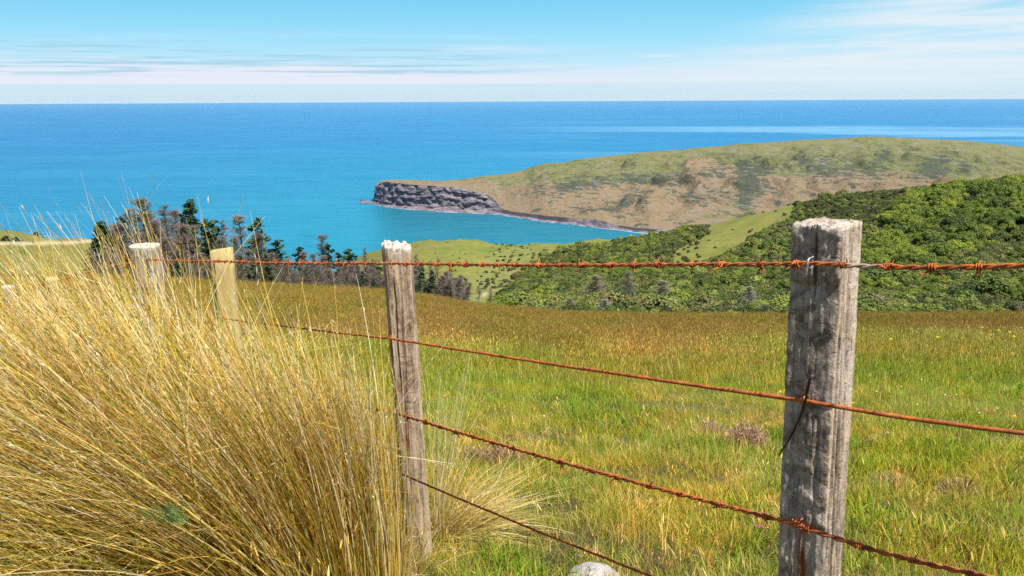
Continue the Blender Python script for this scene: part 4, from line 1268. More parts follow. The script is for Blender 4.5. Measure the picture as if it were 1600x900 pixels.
add_post(P5[0], P5[1], 447, 20, R(0), 'pale lichened round post farthest left behind the grass',
    lambda H: post_mesh('fence_post', H, 0.13, 0.13, m_wood3, 45, 2.5, [(-1.6, 0.05, 0.01, 0.2, H, 0, 0.1)], nzr=80, nc=64, white=0.9))

m_rust, b, p = new_mat('rusty_wire', 0.85, 0.3)
po = b.pos()
rn1 = b.noise(po, 28, 6, 0.75); rn2 = b.noise(po, 300, 3, 0.7)
c = b.ramp(rn1, [(0.30, (0.17, 0.05, 0.022)), (0.45, (0.36, 0.095, 0.028)), (0.57, (0.56, 0.15, 0.032)), (0.72, (0.66, 0.24, 0.06))])
c = b.mix(b.ss(rn2, 0.50, 0.66, 0, 0.75), c, (0.12, 0.04, 0.022))
sel = b.attr('bare', 'Fac')
c = b.mix(b.math('MULTIPLY', sel, 0.8), c, (0.40, 0.35, 0.26))
b.put(p.inputs['Base Color'], c)
b.put(p.inputs['Normal'], b.bump(rn2, 0.6, 0.001))
m_steel, b, p = new_mat('galvanised_staple', 0.35, 0.5)
p.inputs['Base Color'].default_value = (0.72, 0.72, 0.82, 1); p.inputs['Metallic'].default_value = 0.7

def wire_path(pts, step=0.006, sag=0.012, seed=0, wig=0.0015):
    out = []
    for a, b_ in zip(pts[:-1], pts[1:]):
        a, b_ = np.array(a), np.array(b_)
        L_ = np.linalg.norm(b_-a); n = max(3, int(L_/step))
        t = np.linspace(0, 1, n, endpoint=False)[:, None]
        q = a+(b_-a)*t
        q[:, 2] -= sag*4*t[:, 0]*(1-t[:, 0])
        out.append(q)
    out.append(np.array(pts[-1])[None])
    P = np.concatenate(out)
    s_ = np.arange(len(P))*step
    P[:, 2] += wig*fbm(s_*9, 0.5, 0, 3, seed)
    P[:, 0] += wig*fbm(s_*9, 7.5, 0, 3, seed)
    return P
def frame(P):
    t = np.gradient(P, axis=0); t /= np.linalg.norm(t, axis=1, keepdims=True)
    a = np.cross(t, [0, 0, 1.0]); a /= np.linalg.norm(a, axis=1, keepdims=True)
    return t, a, np.cross(a, t)
n0v = np.array([math.cos(R(-132.3)), math.sin(R(-132.3)), 0])
def A_(px, y, d, off=0.0):
    q = np.array(at(px, y, d)); return q
W1 = [A_(-60, 462, 11.5), A_(20, 452, 9.92), A_(76, 442, 8.5), A_(170, 416, 7.1), A_(232, 405, 6.27), A_(336, 408, 4.82), A_(604, 411.5, 3.19), A_(1264, 411.5, 1.765)]
dirR = W1[-1]-W1[-2]
def ext(px, y, base, Y):
    return A_(px, y, Y)
W1 += [ext(1600, 415, None, 1.447)]
W1 += [W1[-1]+(W1[-1]-W1[-2])*1.2]
W2 = [A_(76, 500, 8.45), A_(232, 480, 6.25), A_(338, 496, 4.81), A_(611, 529, 3.195), A_(1256, 626, 1.765), ext(1600, 677, None, 1.447)]
W2 += [W2[-1]+(W2[-1]-W2[-2])*1.2]
W3 = [A_(60, 560, 8.45), A_(234, 560, 6.25), A_(342, 588, 4.80), A_(616, 645, 3.195), A_(1248, 820, 1.765), ext(1535, 899, None, 1.49)]
W3 += [W3[-1]+(W3[-1]-W3[-2])*1.2]
W4 = [A_(236, 640, 6.25), A_(346, 680, 4.79), A_(620, 737, 3.195), A_(1238, 985, 1.765)]
W4 += [W4[-1]+(W4[-1]-W4[-2])*0.35]
def wire_obj(name, pts, twisted, label, seed, sag, rw=0.0026, barbs=None, baresec=()):
    P = wire_path(pts, seed=seed, sag=sag)
    A = Acc()
    t, a, b_ = frame(P)
    s_ = np.concatenate([[0], np.cumsum(np.linalg.norm(np.diff(P, axis=0), axis=1))])
    bare = np.zeros(len(P))
    for (c0, w0) in baresec:
        bare = np.maximum(bare, np.clip(1.5-np.abs(s_-c0)/w0, 0, 1))
    if twisted:
        for ph in (0, math.pi):
            an = s_/0.042*2*math.pi/1.6+ph
            Q = P+rw*0.95*(a*np.cos(an)[:, None]+b_*np.sin(an)[:, None])
            A.tubes(Q[None], np.full((1, len(P)), rw), (1, 1, 1), 7)
        bare = np.tile(np.repeat(bare, 7), 2)
    else:
        A.tubes(P[None], (rw*(1+0.12*fbm(s_*30, 0, 0, 3, seed)))[None], (1, 1, 1), 8)
        bare = np.repeat(bare, 8)
    me = mk(name, np.concatenate(A.V), np.concatenate(A.Q), m_rust, {'bare': bare}, True)
    o = link(name, me, parent=fence, loc=-FB, label=label)
    return o, P, t, s_
def barb_mesh(seed):
    g_ = np.random.default_rng(seed)
    A = Acc()
    n = 34
    for ph, x0 in ((0.0, -0.0035), (math.pi*0.6, 0.0030)):
        an = np.linspace(0, 2*math.pi*1.7, n)+ph
        x = x0+np.linspace(-0.0045, 0.0045, n)
        Rr = 0.0063
        P = np.stack([x, Rr*np.cos(an), Rr*np.sin(an)], -1)
        # free ends leave as spikes
        for end, sg in ((P[0], -1), (P[-1], 1)):
            pass
        d0 = np.array([-0.35, math.sin(an[0])+0.7*math.cos(an[0]), -math.cos(an[0])+0.7*math.sin(an[0])])
        d1 = np.array([0.35, -math.sin(an[-1])+0.7*math.cos(an[-1]), math.cos(an[-1])+0.7*math.sin(an[-1])])
        d0 = d0/np.linalg.norm(d0)+g_.normal(0, 0.2, 3); d1 = d1/np.linalg.norm(d1)+g_.normal(0, 0.2, 3)
        L0, L1 = g_.uniform(0.014, 0.023, 2)
        h0 = P[0]+d0*np.linspace(L0, 0.001, 5)[:, None]; h1 = P[-1]+d1*np.linspace(0.001, L1, 5)[:, None]
        Q = np.concatenate([h0, P, h1])
        r_ = np.full(len(Q), 0.0018); r_[0] = 0.0003; r_[1] = 0.0012; r_[-1] = 0.0003; r_[-2] = 0.0012
        A.tubes(Q[None], r_[None], (1, 1, 1), 6)
    return mk('barb', np.concatenate(A.V), np.concatenate(A.Q), m_rust, {'bare': np.zeros(A.n)}, True)
BARBS = [barb_mesh(s_) for s_ in (1, 2, 3, 4)]
def put_barbs(wo, P, t, s_, spacing, start, seed, smax=None):
    g_ = np.random.default_rng(seed)
    x = start
    k = 0
    while x < (smax or s_[-1]-0.3):
        i = int(np.searchsorted(s_, x))
        if i >= len(P): break
        pos_ = Vector(P[i]); d = Vector(t[i])
        o = bpy.data.objects.new('barb', BARBS[k % 4]); col.objects.link(o)
        o.parent = wo
        rot = d.to_track_quat('X', 'Z').to_matrix().to_4x4() @ Matrix.Rotation(g_.uniform(0, 6.28), 4, 'X')
        o.matrix_local = Matrix.Translation(pos_) @ rot
        sc_ = g_.uniform(0.85, 1.1)
        o.scale = (sc_, sc_, sc_)
        x += spacing*g_.uniform(0.85, 1.15); k += 1
L1 = lambda pts, i: sum(np.linalg.norm(np.array(pts[k+1])-np.array(pts[k])) for k in range(i))
sP0 = L1(W1, 7); sP1 = L1(W1, 6)
wo1 = wire_obj('barbed_wire', W1, True, 'top barbed wire running level along the post tops', 1, 0.006, rw=0.0029, baresec=[(sP0+0.12, 0.035), (sP1-0.01, 0.06)])
put_barbs(*wo1, 0.098, 0.1, 5)
wo2 = wire_obj('plain_wire', W2, False, 'plain rusty wire below the top barbed one', 2, 0.004, rw=0.0047)
wo3 = wire_obj('barbed_wire', W3, True, 'lower barbed wire sloping down to the right', 3, 0.010, rw=0.0032)
put_barbs(*wo3, 0.118, 0.1, 6)
wo4 = wire_obj('plain_wire', W4, False, 'lowest plain wire near the ground', 4, 0.010, rw=0.0040)
def staple(pos_, nrm, mat, r=0.009, up=True, wr=0.0018, parent=fence, label=None):
    n_ = np.array(nrm)/np.linalg.norm(nrm)
    an = np.linspace(0, math.pi, 12)
    # loop standing over the wire, legs into the wood
    z_ = np.array([0, 0, 1.0])
    P = pos_+n_*0.0+np.outer(np.cos(an)*r, z_)+np.outer(np.sin(an)*r*0.9, n_)
    P = np.concatenate([[P[0]-n_*0.018], P, [P[-1]-n_*0.018]])
    A = Acc(); A.tubes(P[None], np.full((1, len(P)), wr), (1, 1, 1), 6)
    me = mk('staple', np.concatenate(A.V), np.concatenate(A.Q), mat, {'bare': np.zeros(A.n)}, True)
    link('staple', me, parent=parent, loc=-FB, label=label)
staple(W1[7]-n0v*0.003, n0v, m_steel, 0.011, label='shiny silver staple on the thick post')
for q in (W2[4], W3[4]): staple(q-n0v*0.002, n0v, m_rust, 0.008)
n1v = np.array([math.cos(R(-76)), math.sin(R(-76)), 0])
for q in (W1[6], W2[3], W3[3], W4[2]): staple(q-n1v*0.003, n1v, m_rust, 0.008)
# bent tie of rusty wire wound on the lower barbed wire at the thick post, and a loose black strand under wire two
for j, (base, n_) in enumerate(((W3[4], n0v), (W3[3], n1v))):
    g_ = np.random.default_rng(60+j)
    t_ = np.linspace(0, 1, 70)
    an = t_*2*math.pi*4
    dv = np.array([math.cos(R(-50)), math.sin(R(-50)), -0.1])
    P = base+np.outer((t_-0.5)*0.030, dv)+np.outer(np.cos(an)*0.008*(1+0.3*np.sin(t_*9)), n_)+np.outer(np.sin(an)*0.009, [0, 0, 1.0])
    P = np.concatenate([P, P[-1]+np.outer(np.linspace(0.002, 0.03, 6), [0.3, -0.2, 0.6])])
    A = Acc(); A.tubes(P[None], np.full((1, len(P)), 0.0019), (1, 1, 1), 6)
    link('wire_tie', mk('wire_tie', np.concatenate(A.V), np.concatenate(A.Q), m_rust, {'bare': np.zeros(A.n)}, True), parent=fence, loc=-FB)
m_black, b, p = new_mat('old_black_wire', 0.7, 0.3)
p.inputs['Base Color'].default_value = (0.03, 0.02, 0.016, 1)
Pb = np.stack([A_(1266, 588, 1.760), A_(1262, 610, 1.752), A_(1255, 640, 1.762), A_(1243, 668, 1.775), A_(1229, 693, 1.80), A_(1217, 711, 1.825)])
tq = np.linspace(0, 5, 30); Pb = np.stack([np.interp(tq, range(6), Pb[:, k]) for k in range(3)], -1)
A = Acc(); A.tubes(Pb[None], (0.0028*np.linspace(1, 0.6, 30))[None], (1, 1, 1), 6)
link('loose_strand', A.mesh('loose_strand', m_black, True), parent=fence, loc=-FB)

# ================================================================== grasses
def grass_material(name, trans=0.35, vary=0.5, zones=False):
    m, b, p = new_mat(name, 0.6, 0.10)
    po = b.pos()
    c = b.attr('tint')
    n = b.noise(po, 1.1, 3, 0.5)
    n2 = b.noise(po, 0.22, 3, 0.5)
    if zones:
        n3_ = b.noise(po, 3.5, 4, 0.6)
        c = b.mix(b.math('MULTIPLY', b.ss(n, 0.42, 0.60, 0, 0.8), b.ss(b.sep(po)[1], 12, 26, 1, 0)), c, b.mix(1.0, c, (1.35, 1.02, 0.75), 'MULTIPLY'))
        c = b.mix(b.ss(n2, 0.42, 0.56, 0.0, 0.75), c, b.mix(1.0, c, (0.74, 1.0, 0.66), 'MULTIPLY'))
        c = b.mix(b.ss(n3_, 0.50, 0.66, 0.0, 0.8), c, b.mix(1.0, c, (0.74, 0.74, 0.70), 'MULTIPLY'))
        v = b.math('ADD', 0.94, b.math('MULTIPLY', b.rnd(), 0.36))
        vv_ = b.comb(v, v, v)
        c = b.mix(1.0, c, vv_, 'MULTIPLY')
    leafy(m, b, p, c, trans)
    return m
m_grass = grass_material('meadow_grass', 0.35, zones=True)
m_tus = grass_material('tussock_grass', 0.38)

PAL = {
 'green': [(0.19, 0.30, 0.018), (0.27, 0.36, 0.028), (0.33, 0.39, 0.04), (0.12, 0.21, 0.02)],
 'olive': [(0.38, 0.35, 0.055), (0.46, 0.40, 0.07), (0.30, 0.31, 0.04)],
 'straw': [(0.74, 0.56, 0.17), (0.84, 0.66, 0.26), (0.62, 0.45, 0.12)],
 'gold': [(0.82, 0.55, 0.08), (0.88, 0.64, 0.12), (0.70, 0.44, 0.05)],
 'brown': [(0.34, 0.21, 0.06), (0.41, 0.26, 0.08), (0.27, 0.165, 0.05)],
 'rust': [(0.44, 0.28, 0.07), (0.50, 0.33, 0.08), (0.38, 0.24, 0.06)],
 'dun': [(0.37, 0.235, 0.065), (0.45, 0.30, 0.085), (0.29, 0.18, 0.05), (0.38, 0.27, 0.06)],
 'orange': [(0.60, 0.33, 0.08), (0.52, 0.27, 0.06)],
 'pale': [(0.92, 0.80, 0.52), (0.86, 0.70, 0.42), (0.95, 0.86, 0.62)],
}
def pick(g_, mix, n):
    keys = list(mix); pr = np.array([mix[k] for k in keys], float); pr /= pr.sum()
    ch = g_.choice(len(keys), n, p=pr)
    out = np.zeros((n, 3))
    for i, k in enumerate(keys):
        s_ = ch == i
        pal = np.array(PAL[k]); out[s_] = pal[g_.integers(0, len(pal), s_.sum())]
    return out*g_.uniform(0.8, 1.2, (n, 1))
def blade_patch(name, seed, n, rad_, hmin, hmax, wd, mix, lean=0.45, seg=4, seeds=0, seedmix=None, clump=0, seedh=(0.25, 0.4), shw=0.006):
    g_ = np.random.default_rng(seed)
    A = Acc()
    a = g_.uniform(0, 6.28, n); r_q = rad_*np.sqrt(g_.uniform(0, 1, n))
    O = np.stack([np.cos(a)*r_q, np.sin(a)*r_q, -0.03+0*a], -1)
    if clump:
        cc = g_.uniform(-rad_*0.8, rad_*0.8, (clump, 2)); ci_ = g_.integers(0, clump, n)
        O[:, :2] = cc[ci_]+g_.normal(0, rad_*0.16, (n, 2))
    def grow(O, L_, w_, col_, seg_, lean_, wind=0.15):
        n_ = len(O)
        az_ = g_.uniform(0, 6.28, n_)
        th0 = np.abs(g_.normal(0, lean_*0.5, n_)); th1 = th0+np.abs(g_.normal(0.35, lean_, n_))
        t = np.linspace(0, 1, seg_)
        th = th0[:, None]+(th1-th0)[:, None]*t[None]**1.4
        dx = np.sin(th)*np.cos(az_)[:, None]-wind*t[None]; dy = np.sin(th)*np.sin(az_)[:, None]; dz = np.cos(th)
        d = np.stack([dx, dy, dz], -1)*(L_[:, None, None]/(seg_-1))
        P = np.concatenate([np.zeros((n_, 1, 3)), np.cumsum(d[:, :-1], 1)], 1)+O[:, None]
        side = np.stack([-np.sin(az_), np.cos(az_), g_.normal(0, 0.2, n_)], -1)+g_.normal(0, 0.3, (n_, 3))
        side /= np.linalg.norm(side, axis=1, keepdims=True)
        W = w_[:, None]*np.array([1, 1, 0.8, 0.5, 0.12])[np.linspace(0, 4, seg_).round().astype(int)][None]
        A.ribbons(P, W, side, col_)
        return P
    L_ = g_.uniform(hmin, hmax, n)
    grow(O, L_, wd*g_.uniform(0.7, 1.3, n), pick(g_, mix, n), seg, lean)
    if seeds:
        a = g_.uniform(0, 6.28, seeds); r_q = rad_*np.sqrt(g_.uniform(0, 1, seeds))
        O2 = np.stack([np.cos(a)*r_q, np.sin(a)*r_q, 0*a], -1)
        cs = pick(g_, seedmix, seeds)
        P = grow(O2, g_.uniform(*seedh, seeds), np.full(seeds, wd*0.45), cs, 4, 0.22, 0.25)
        tip = P[:, -1]; d = P[:, -1]-P[:, -2]; d /= np.linalg.norm(d, axis=1, keepdims=True)
        t = np.linspace(-1.0, 1, 5)[None, :, None]
        hl = g_.uniform(0.025, 0.06, seeds)*(shw/0.006)**0.5
        PP = tip[:, None]+d[:, None]*t*hl[:, None, None]*0.6
        for q in range(2):
            side = np.cross(d, g_.normal(0, 1, (seeds, 3))); side /= np.linalg.norm(side, axis=1, keepdims=True)
            A.ribbons(PP, shw*np.array([0.2, 0.8, 1, 0.7, 0.15])[None]*np.ones((seeds, 1)), side, cs*1.15)
    return A.mesh(name, m_grass)
near = [
 blade_patch('sward', 1, 190, 0.22, 0.05, 0.17, 0.0042, {'green': 6, 'olive': 3, 'straw': 1.3, 'dun': 0.6}, 0.95),
 blade_patch('sward', 2, 170, 0.22, 0.06, 0.20, 0.0038, {'green': 5, 'olive': 3, 'straw': 1.6, 'dun': 1}, 0.95, seeds=3, seedmix={'straw': 1, 'brown': 1}, seedh=(0.2, 0.34)),
 blade_patch('sward', 3, 150, 0.22, 0.05, 0.16, 0.0032, {'olive': 4, 'straw': 3, 'green': 3.5, 'dun': 1.5}, 1.1, seeds=5, seedmix={'straw': 2, 'brown': 1}, seedh=(0.18, 0.32)),
 blade_patch('sward', 4, 110, 0.20, 0.05, 0.16, 0.0065, {'green': 8, 'olive': 1}, 0.9, clump=5),
 blade_patch('sward', 5, 90, 0.24, 0.08, 0.26, 0.0028, {'straw': 4, 'olive': 3, 'dun': 3}, 0.9, seeds=14, seedmix={'brown': 1, 'straw': 2}, seedh=(0.22, 0.38)),
]
mid = [
 blade_patch('sward', 11, 260, 0.45, 0.06, 0.22, 0.006, {'green': 6, 'olive': 3, 'straw': 1.5}, 0.5, seeds=10, seedmix={'straw': 1, 'brown': 1}, seedh=(0.2, 0.32), shw=0.007),
 blade_patch('sward', 12, 240, 0.45, 0.08, 0.28, 0.006, {'olive': 4, 'straw': 3, 'green': 3}, 0.5, seeds=30, seedmix={'brown': 2, 'straw': 1}, seedh=(0.22, 0.36), shw=0.008),
 blade_patch('sward', 13, 200, 0.45, 0.10, 0.30, 0.005, {'dun': 3, 'olive': 3, 'straw': 1}, 0.45, seeds=90, seedmix={'dun': 4, 'brown': 2, 'straw': 0.6}, seedh=(0.28, 0.45), shw=0.009),
]
farp = [
 blade_patch('sward', 21, 300, 0.95, 0.10, 0.30, 0.014, {'green': 5, 'olive': 3, 'straw': 1}, 0.45, seg=3, seeds=20, seedmix={'brown': 1, 'straw': 1}, seedh=(0.3, 0.4), shw=0.014),
 blade_patch('sward', 22, 260, 0.95, 0.12, 0.34, 0.013, {'dun': 5, 'olive': 2}, 0.4, seg=3, seeds=140, seedmix={'dun': 5, 'brown': 1.5}, seedh=(0.32, 0.5), shw=0.018),
 blade_patch('sward', 23, 260, 0.95, 0.12, 0.34, 0.013, {'rust': 1, 'olive': 3.0, 'dun': 4}, 0.4, seg=3, seeds=120, seedmix={'rust': 1.5, 'dun': 4, 'straw': 0.3}, seedh=(0.32, 0.5), shw=0.018),
]
weedp = [blade_patch('sward', 31, 60, 0.20, 0.04, 0.11, 0.016, {'green': 5, 'olive': 1}, 1.0, clump=4),
         blade_patch('sward', 32, 130, 0.20, 0.04, 0.14, 0.0035, {'dun': 4, 'straw': 3, 'pale': 1}, 1.5, clump=3)]
protosG = near+mid+farp+weedp
g = np.random.default_rng(5)
def strip(y0, y1, dens, umax, xpad):
    A_tot = 0
    ys = []; xs = []
    n = int(dens*(y1-y0)*(umax*(y0+y1)+2*xpad))
    y = g.uniform(y0, y1, n*2); hw = umax*y+xpad
    k = g.uniform(0, umax*y1+xpad, n*2) < hw
    y = y[k][:n]; x = g.uniform(-1, 1, len(y))*(umax*y+xpad)
    return x, y
gx_l, gy_l, gi_l, gs_l = [], [], [], []
# measured dryness: brown far out and in patches, green hollows
def dryness(x, y):
    px = 800+U2P*x/np.maximum(y, 1)
    base_ = np.clip((y-15)/14, 0, 1)*0.9
    base_ += 0.45*np.exp(-((px-880)/260)**2)*np.exp(-((y-22)/9)**2)
    base_ -= 0.75*np.exp(-((px-1230)/150)**2)*np.exp(-((y-34)/10)**2)
    base_ -= 0.55*np.exp(-((px-1480)/260)**2)*np.exp(-((y-15)/7)**2)
    base_ += 0.30*np.exp(-((px-420)/120)**2)
    return base_+0.55*fbm(x/4, y/6, 0, 4, 15)+0.25*fbm(x/1.2, y/1.2, 0, 3, 16)
for (y0, y1, dens, um, xp) in ((1.2, 3.2, 95, 0.80, 0.6), (3.2, 6, 80, 0.80, 0.5), (6, 11, 46, 0.80, 0.5)):
    x, y = strip(y0, y1, dens, um, xp)
    dr = dryness(x, y)+g.normal(0, 0.18, len(x))
    big_ = fbm(x/0.8, y/0.8, 0, 3, 66)
    ii = np.where(dr > 0.36, 4, np.where(dr > 0.14, 2, np.where(big_ > 0.12, 3, np.where(g.uniform(0, 1, len(x)) < 0.5, 0, 1))))
    q_ = g.uniform(0, 1, len(x)); patch_ = fbm(x/0.5, y/0.5, 0, 2, 77)
    ii = np.where((q_ < 0.30) & (patch_ > 0.32), 11, np.where((q_ > 0.80) & (patch_ < -0.22), 12, ii))
    gx_l.append(x); gy_l.append(y); gi_l.append(ii); gs_l.append(g.uniform(0.42, 0.95, len(x))*(1+0.45*big_)*np.where(y < 3.2, 0.85, 1))
for (y0, y1, dens, um, xp) in ((10, 18, 14, 0.80, 0.5), (18, 30, 9, 0.80, 0.5)):
    x, y = strip(y0, y1, dens, um, xp)
    dr = dryness(x, y)+g.normal(0, 0.15, len(x))
    ii = np.where(dr > 0.55, 7, np.where(dr > 0.2, 6, 5))
    gx_l.append(x); gy_l.append(y); gi_l.append(ii); gs_l.append(g.uniform(0.7, 1.1, len(x)))
for (y0, y1, dens, um, xp) in ((28, 50, 2.2, 0.72, 1), (50, 80, 1.8, 0.82, 1)):
    x, y = strip(y0, y1, dens, um, xp)
    dr = dryness(x, y)+g.normal(0, 0.15, len(x))
    pxx = 800+U2P*x/y
    gold_ = fbm(x/9, y/12, 0, 3, 91)+np.where(pxx < 650, 0.25, -0.05)
    ii = np.where(dr < 0.35, 8, np.where(gold_ > 0.05, 10, 9))
    gx_l.append(x); gy_l.append(y); gi_l.append(ii); gs_l.append(g.uniform(0.7, 1.0, len(x)))
gx_a = np.concatenate(gx_l); gy_a = np.concatenate(gy_l); gi_a = np.concatenate(gi_l); gs_a = np.concatenate(gs_l)
gz_a = ground(gx_a, gy_a)
rot = np.stack([g.uniform(-0.12, 0.12, len(gx_a))-0.2, g.uniform(-0.12, 0.12, len(gx_a)), g.uniform(0, 6.28, len(gx_a))], -1)
rot[:, 0] = g.uniform(-0.1, 0.1, len(gx_a))
scatter('meadow_grass', np.stack([gx_a, gy_a, gz_a], -1), rot, gs_a, gi_a, protosG)

# ---- the big tussocks
def tussock(name, seed, n, cx, cy, sx_, sy_, lean_fn, L_fn, mix_fn, wd=0.0032, seg=10, label='', cat='tussock', seedy=0.0):
    g_ = np.random.default_rng(seed)
    a = g_.uniform(0, 6.28, n); r_q = np.sqrt(g_.uniform(0, 1, n))
    ox = cx+np.cos(a)*r_q*sx_; oy = cy+np.sin(a)*r_q*sy_
    oz = ground(ox, oy)-0.03
    k = (ox-cx)/sx_
    al0, al1, az_ = lean_fn(g_, k, (oy-cy)/sy_, n)
    L_ = L_fn(g_, al0, n)
    t = np.linspace(0, 1, seg)
    th = al0[:, None]+(al1-al0)[:, None]*t[None]**1.5
    # lean is towards -X for negative angles, turned by az_ into depth
    hx_ = np.sin(th)
    d = np.stack([hx_*np.cos(az_)[:, None], hx_*np.sin(az_)[:, None], np.cos(th)], -1)*(L_[:, None, None]/(seg-1))
    P = np.concatenate([np.zeros((n, 1, 3)), np.cumsum(d[:, :-1], 1)], 1)
    wv = g_.normal(0, 1, (n, 2)); ph = g_.uniform(0, 6.28, n)
    wob_ = (np.sin(t[None]*5+ph[:, None])*t[None]*0.018)
    P[..., 0] += wob_*wv[:, :1]; P[..., 1] += wob_*wv[:, 1:]
    P += np.stack([ox, oy, oz], -1)[:, None]
    side = np.stack([np.cos(az_+math.pi/2), np.sin(az_+math.pi/2), 0*az_], -1)+g_.normal(0, 0.45, (n, 3))
    side /= np.linalg.norm(side, axis=1, keepdims=True)
    W = wd*g_.uniform(0.6, 1.35, (n, 1))*np.interp(t, [0, 0.1, 0.6, 1], [0.8, 1, 0.8, 0.15])[None]
    c0, c1 = mix_fn(g_, k, al0, n)
    cc = c0[:, None]*(1-t[None, :, None]**0.65)+c1[:, None]*t[None, :, None]**0.65
    A = Acc()
    # some blades are snapped and hang over
    kn = np.where(g_.uniform(0, 1, n) < 0.10)[0]
    for q in kn:
        j0 = g_.integers(seg//2, seg-1)
        piv = P[q, j0].copy(); rel = P[q, j0:]-piv
        an_ = g_.normal(0, 0.8); ca, sa = math.cos(an_), math.sin(an_)
        P[q, j0:, 0] = piv[0]+rel[:, 0]*ca-rel[:, 2]*sa; P[q, j0:, 2] = piv[2]+rel[:, 0]*sa+rel[:, 2]*ca
    A.ribbons(P, W, side, cc)
    if seedy:
        q = np.where(g_.uniform(0, 1, n) < seedy)[0]
        for rep_ in range(9):
            f_ = g_.uniform(0.45, 0.99, len(q))*(seg-1); i0_ = np.clip(f_.astype(int), 0, seg-2); fr_ = (f_-i0_)[:, None]
            O = P[q, i0_]*(1-fr_)+P[q, i0_+1]*fr_
            dd = P[q, i0_+1]-P[q, i0_]; dd /= np.linalg.norm(dd, axis=1, keepdims=True)
            dd = dd+g_.normal(0, 0.22, dd.shape); dd /= np.linalg.norm(dd, axis=1, keepdims=True)
            l_ = g_.uniform(0.010, 0.026, len(q))
            tt3 = np.linspace(0, 1, 3)[None, :, None]
            sd_ = np.cross(dd, g_.normal(0, 1, dd.shape)); sd_ /= np.linalg.norm(sd_, axis=1, keepdims=True)
            A.ribbons(O[:, None]+dd[:, None]*l_[:, None, None]*tt3, np.array([[0.0012, 0.0034, 0.0006]])*np.ones((len(q), 1)), sd_, c1[q]*g_.uniform(0.55, 1.15, (len(q), 1)))
    # the tussock's origin is at its base
    V = np.concatenate(A.V); base = np.array([cx, cy, float(ground(cx, cy))])
    me = mk(name, V-base, np.concatenate(A.Q), m_tus, {'tint': np.concatenate(A.C)})
    return link(name, me, loc=Vector(base), label=label, cat=cat)
def lean_main(g_, k, ky, n):
    u = g_.uniform(0, 1, n)
    al0 = R(-15)+R(26)*k-R(30)*u**1.2+g_.normal(0, R(7), n)
    low_ = g_.uniform(0, 1, n) < 0.22
    al0 = np.where(low_, -np.abs(g_.normal(R(55), R(16), n)), al0)
    al0 = np.where(k > 0.5, al0*0.4, al0)
    bend = np.abs(g_.normal(R(28), R(16), n))*np.clip(0.85-0.6*k, 0.25, 1.5)
    odd = g_.uniform(0, 1, n) < 0.12
    bend = np.where(odd, bend+np.abs(g_.normal(0, R(45), n)), bend)
    al1 = al0-bend*np.where(g_.uniform(0, 1, n) < 0.06, -1, 1)
    az_ = g_.normal(0.10, 0.50, n)-0.25*ky
    return al0, al1, az_
def L_main(g_, al0, n):
    L_ = (0.80+0.56*np.clip(-al0/R(40), 0, 1))*(1+np.clip(g_.normal(0, 0.12, n), -0.5, 0.2))*np.where(g_.uniform(0, 1, n) < 0.04, 1.22, 1)
    return np.clip(L_, 0.40, 1.7)
def mix_main(g_, k, al0, n):
    c0 = pick(g_, {'green': 3.2, 'olive': 1.5, 'gold': 2.6, 'orange': 3.2, 'straw': 1.2}, n)
    c1 = pick(g_, {'gold': 3.6, 'straw': 3, 'pale': 4.6, 'olive': 0.4, 'brown': 0.6, 'orange': 2.6}, n)
    gr_ = g_.uniform(0, 1, n) < 0.15
    c1[gr_] = pick(g_, {'green': 1, 'olive': 1}, gr_.sum())
    return c0, c1
tussock('grass_tussock', 101, 6800, -0.74, 2.72, 0.36, 0.30, lean_main, L_main, mix_main, 0.0043,
        label='huge golden tussock grass leaning left in front of the fence, beside the centre post', seg=10, seedy=0.55)
def lean_l(g_, k, ky, n):
    al0 = R(-24)+R(16)*k-R(30)*g_.uniform(0, 1, n)+g_.normal(0, R(9), n)
    return al0, al0-np.abs(g_.normal(R(28), R(12), n)), g_.normal(0.05, 0.5, n)
tussock('grass_tussock', 102, 6200, -1.30, 2.78, 0.38, 0.32, lean_l, lambda g_, a, n: np.clip((1.36+0.26*np.clip((-a-R(25))/R(25), 0, 1))*g_.normal(1.0, 0.10, n), 0.4, 1.6), mix_main, 0.0042,
        label='second golden tussock at the left edge of the picture, its blades lying left', seedy=0.55)
def lean_b(g_, k, ky, n):
    al0 = R(-40)+R(14)*k-R(26)*g_.uniform(0, 1, n)
    return al0, al0-np.abs(g_.normal(R(22), R(12), n)), g_.normal(0.35, 0.4, n)
tussock('grass_tussock', 103, 2600, -1.15, 2.15, 0.26, 0.22, lean_b, lambda g_, a, n: np.clip(g_.normal(0.72, 0.16, n), 0.3, 1.0),
        lambda g_, k, a, n: (pick(g_, {'green': 5, 'olive': 3, 'brown': 1}, n), pick(g_, {'olive': 3, 'gold': 4, 'straw': 3, 'green': 2}, n)), 0.0033,
        label='low greenish tussock at the bottom left corner, blades nearly flat')
def lean_r(g_, k, ky, n):
    al0 = R(14)+R(62)*g_.uniform(0, 1, n)**0.8
    return al0, al0+np.abs(g_.normal(R(34), R(14), n)), g_.normal(-0.1, 0.5, n)
tussock('straw_tussock', 104, 1000, -0.36, 3.68, 0.11, 0.16, lean_r, lambda g_, a, n: np.clip(g_.normal(0.43, 0.13, n), 0.15, 0.8),
        lambda g_, k, a, n: (pick(g_, {'straw': 3, 'olive': 2}, n), pick(g_, {'straw': 4, 'pale': 2, 'gold': 1, 'olive': 1}, n)), 0.0036,
        label='pale straw tussock fanning out to the right behind the centre post')
def lean_u(g_, k, ky, n):
    al0 = g_.normal(R(4), R(5), n)
    return al0, al0+g_.normal(R(8), R(8), n), g_.normal(0, 0.6, n)
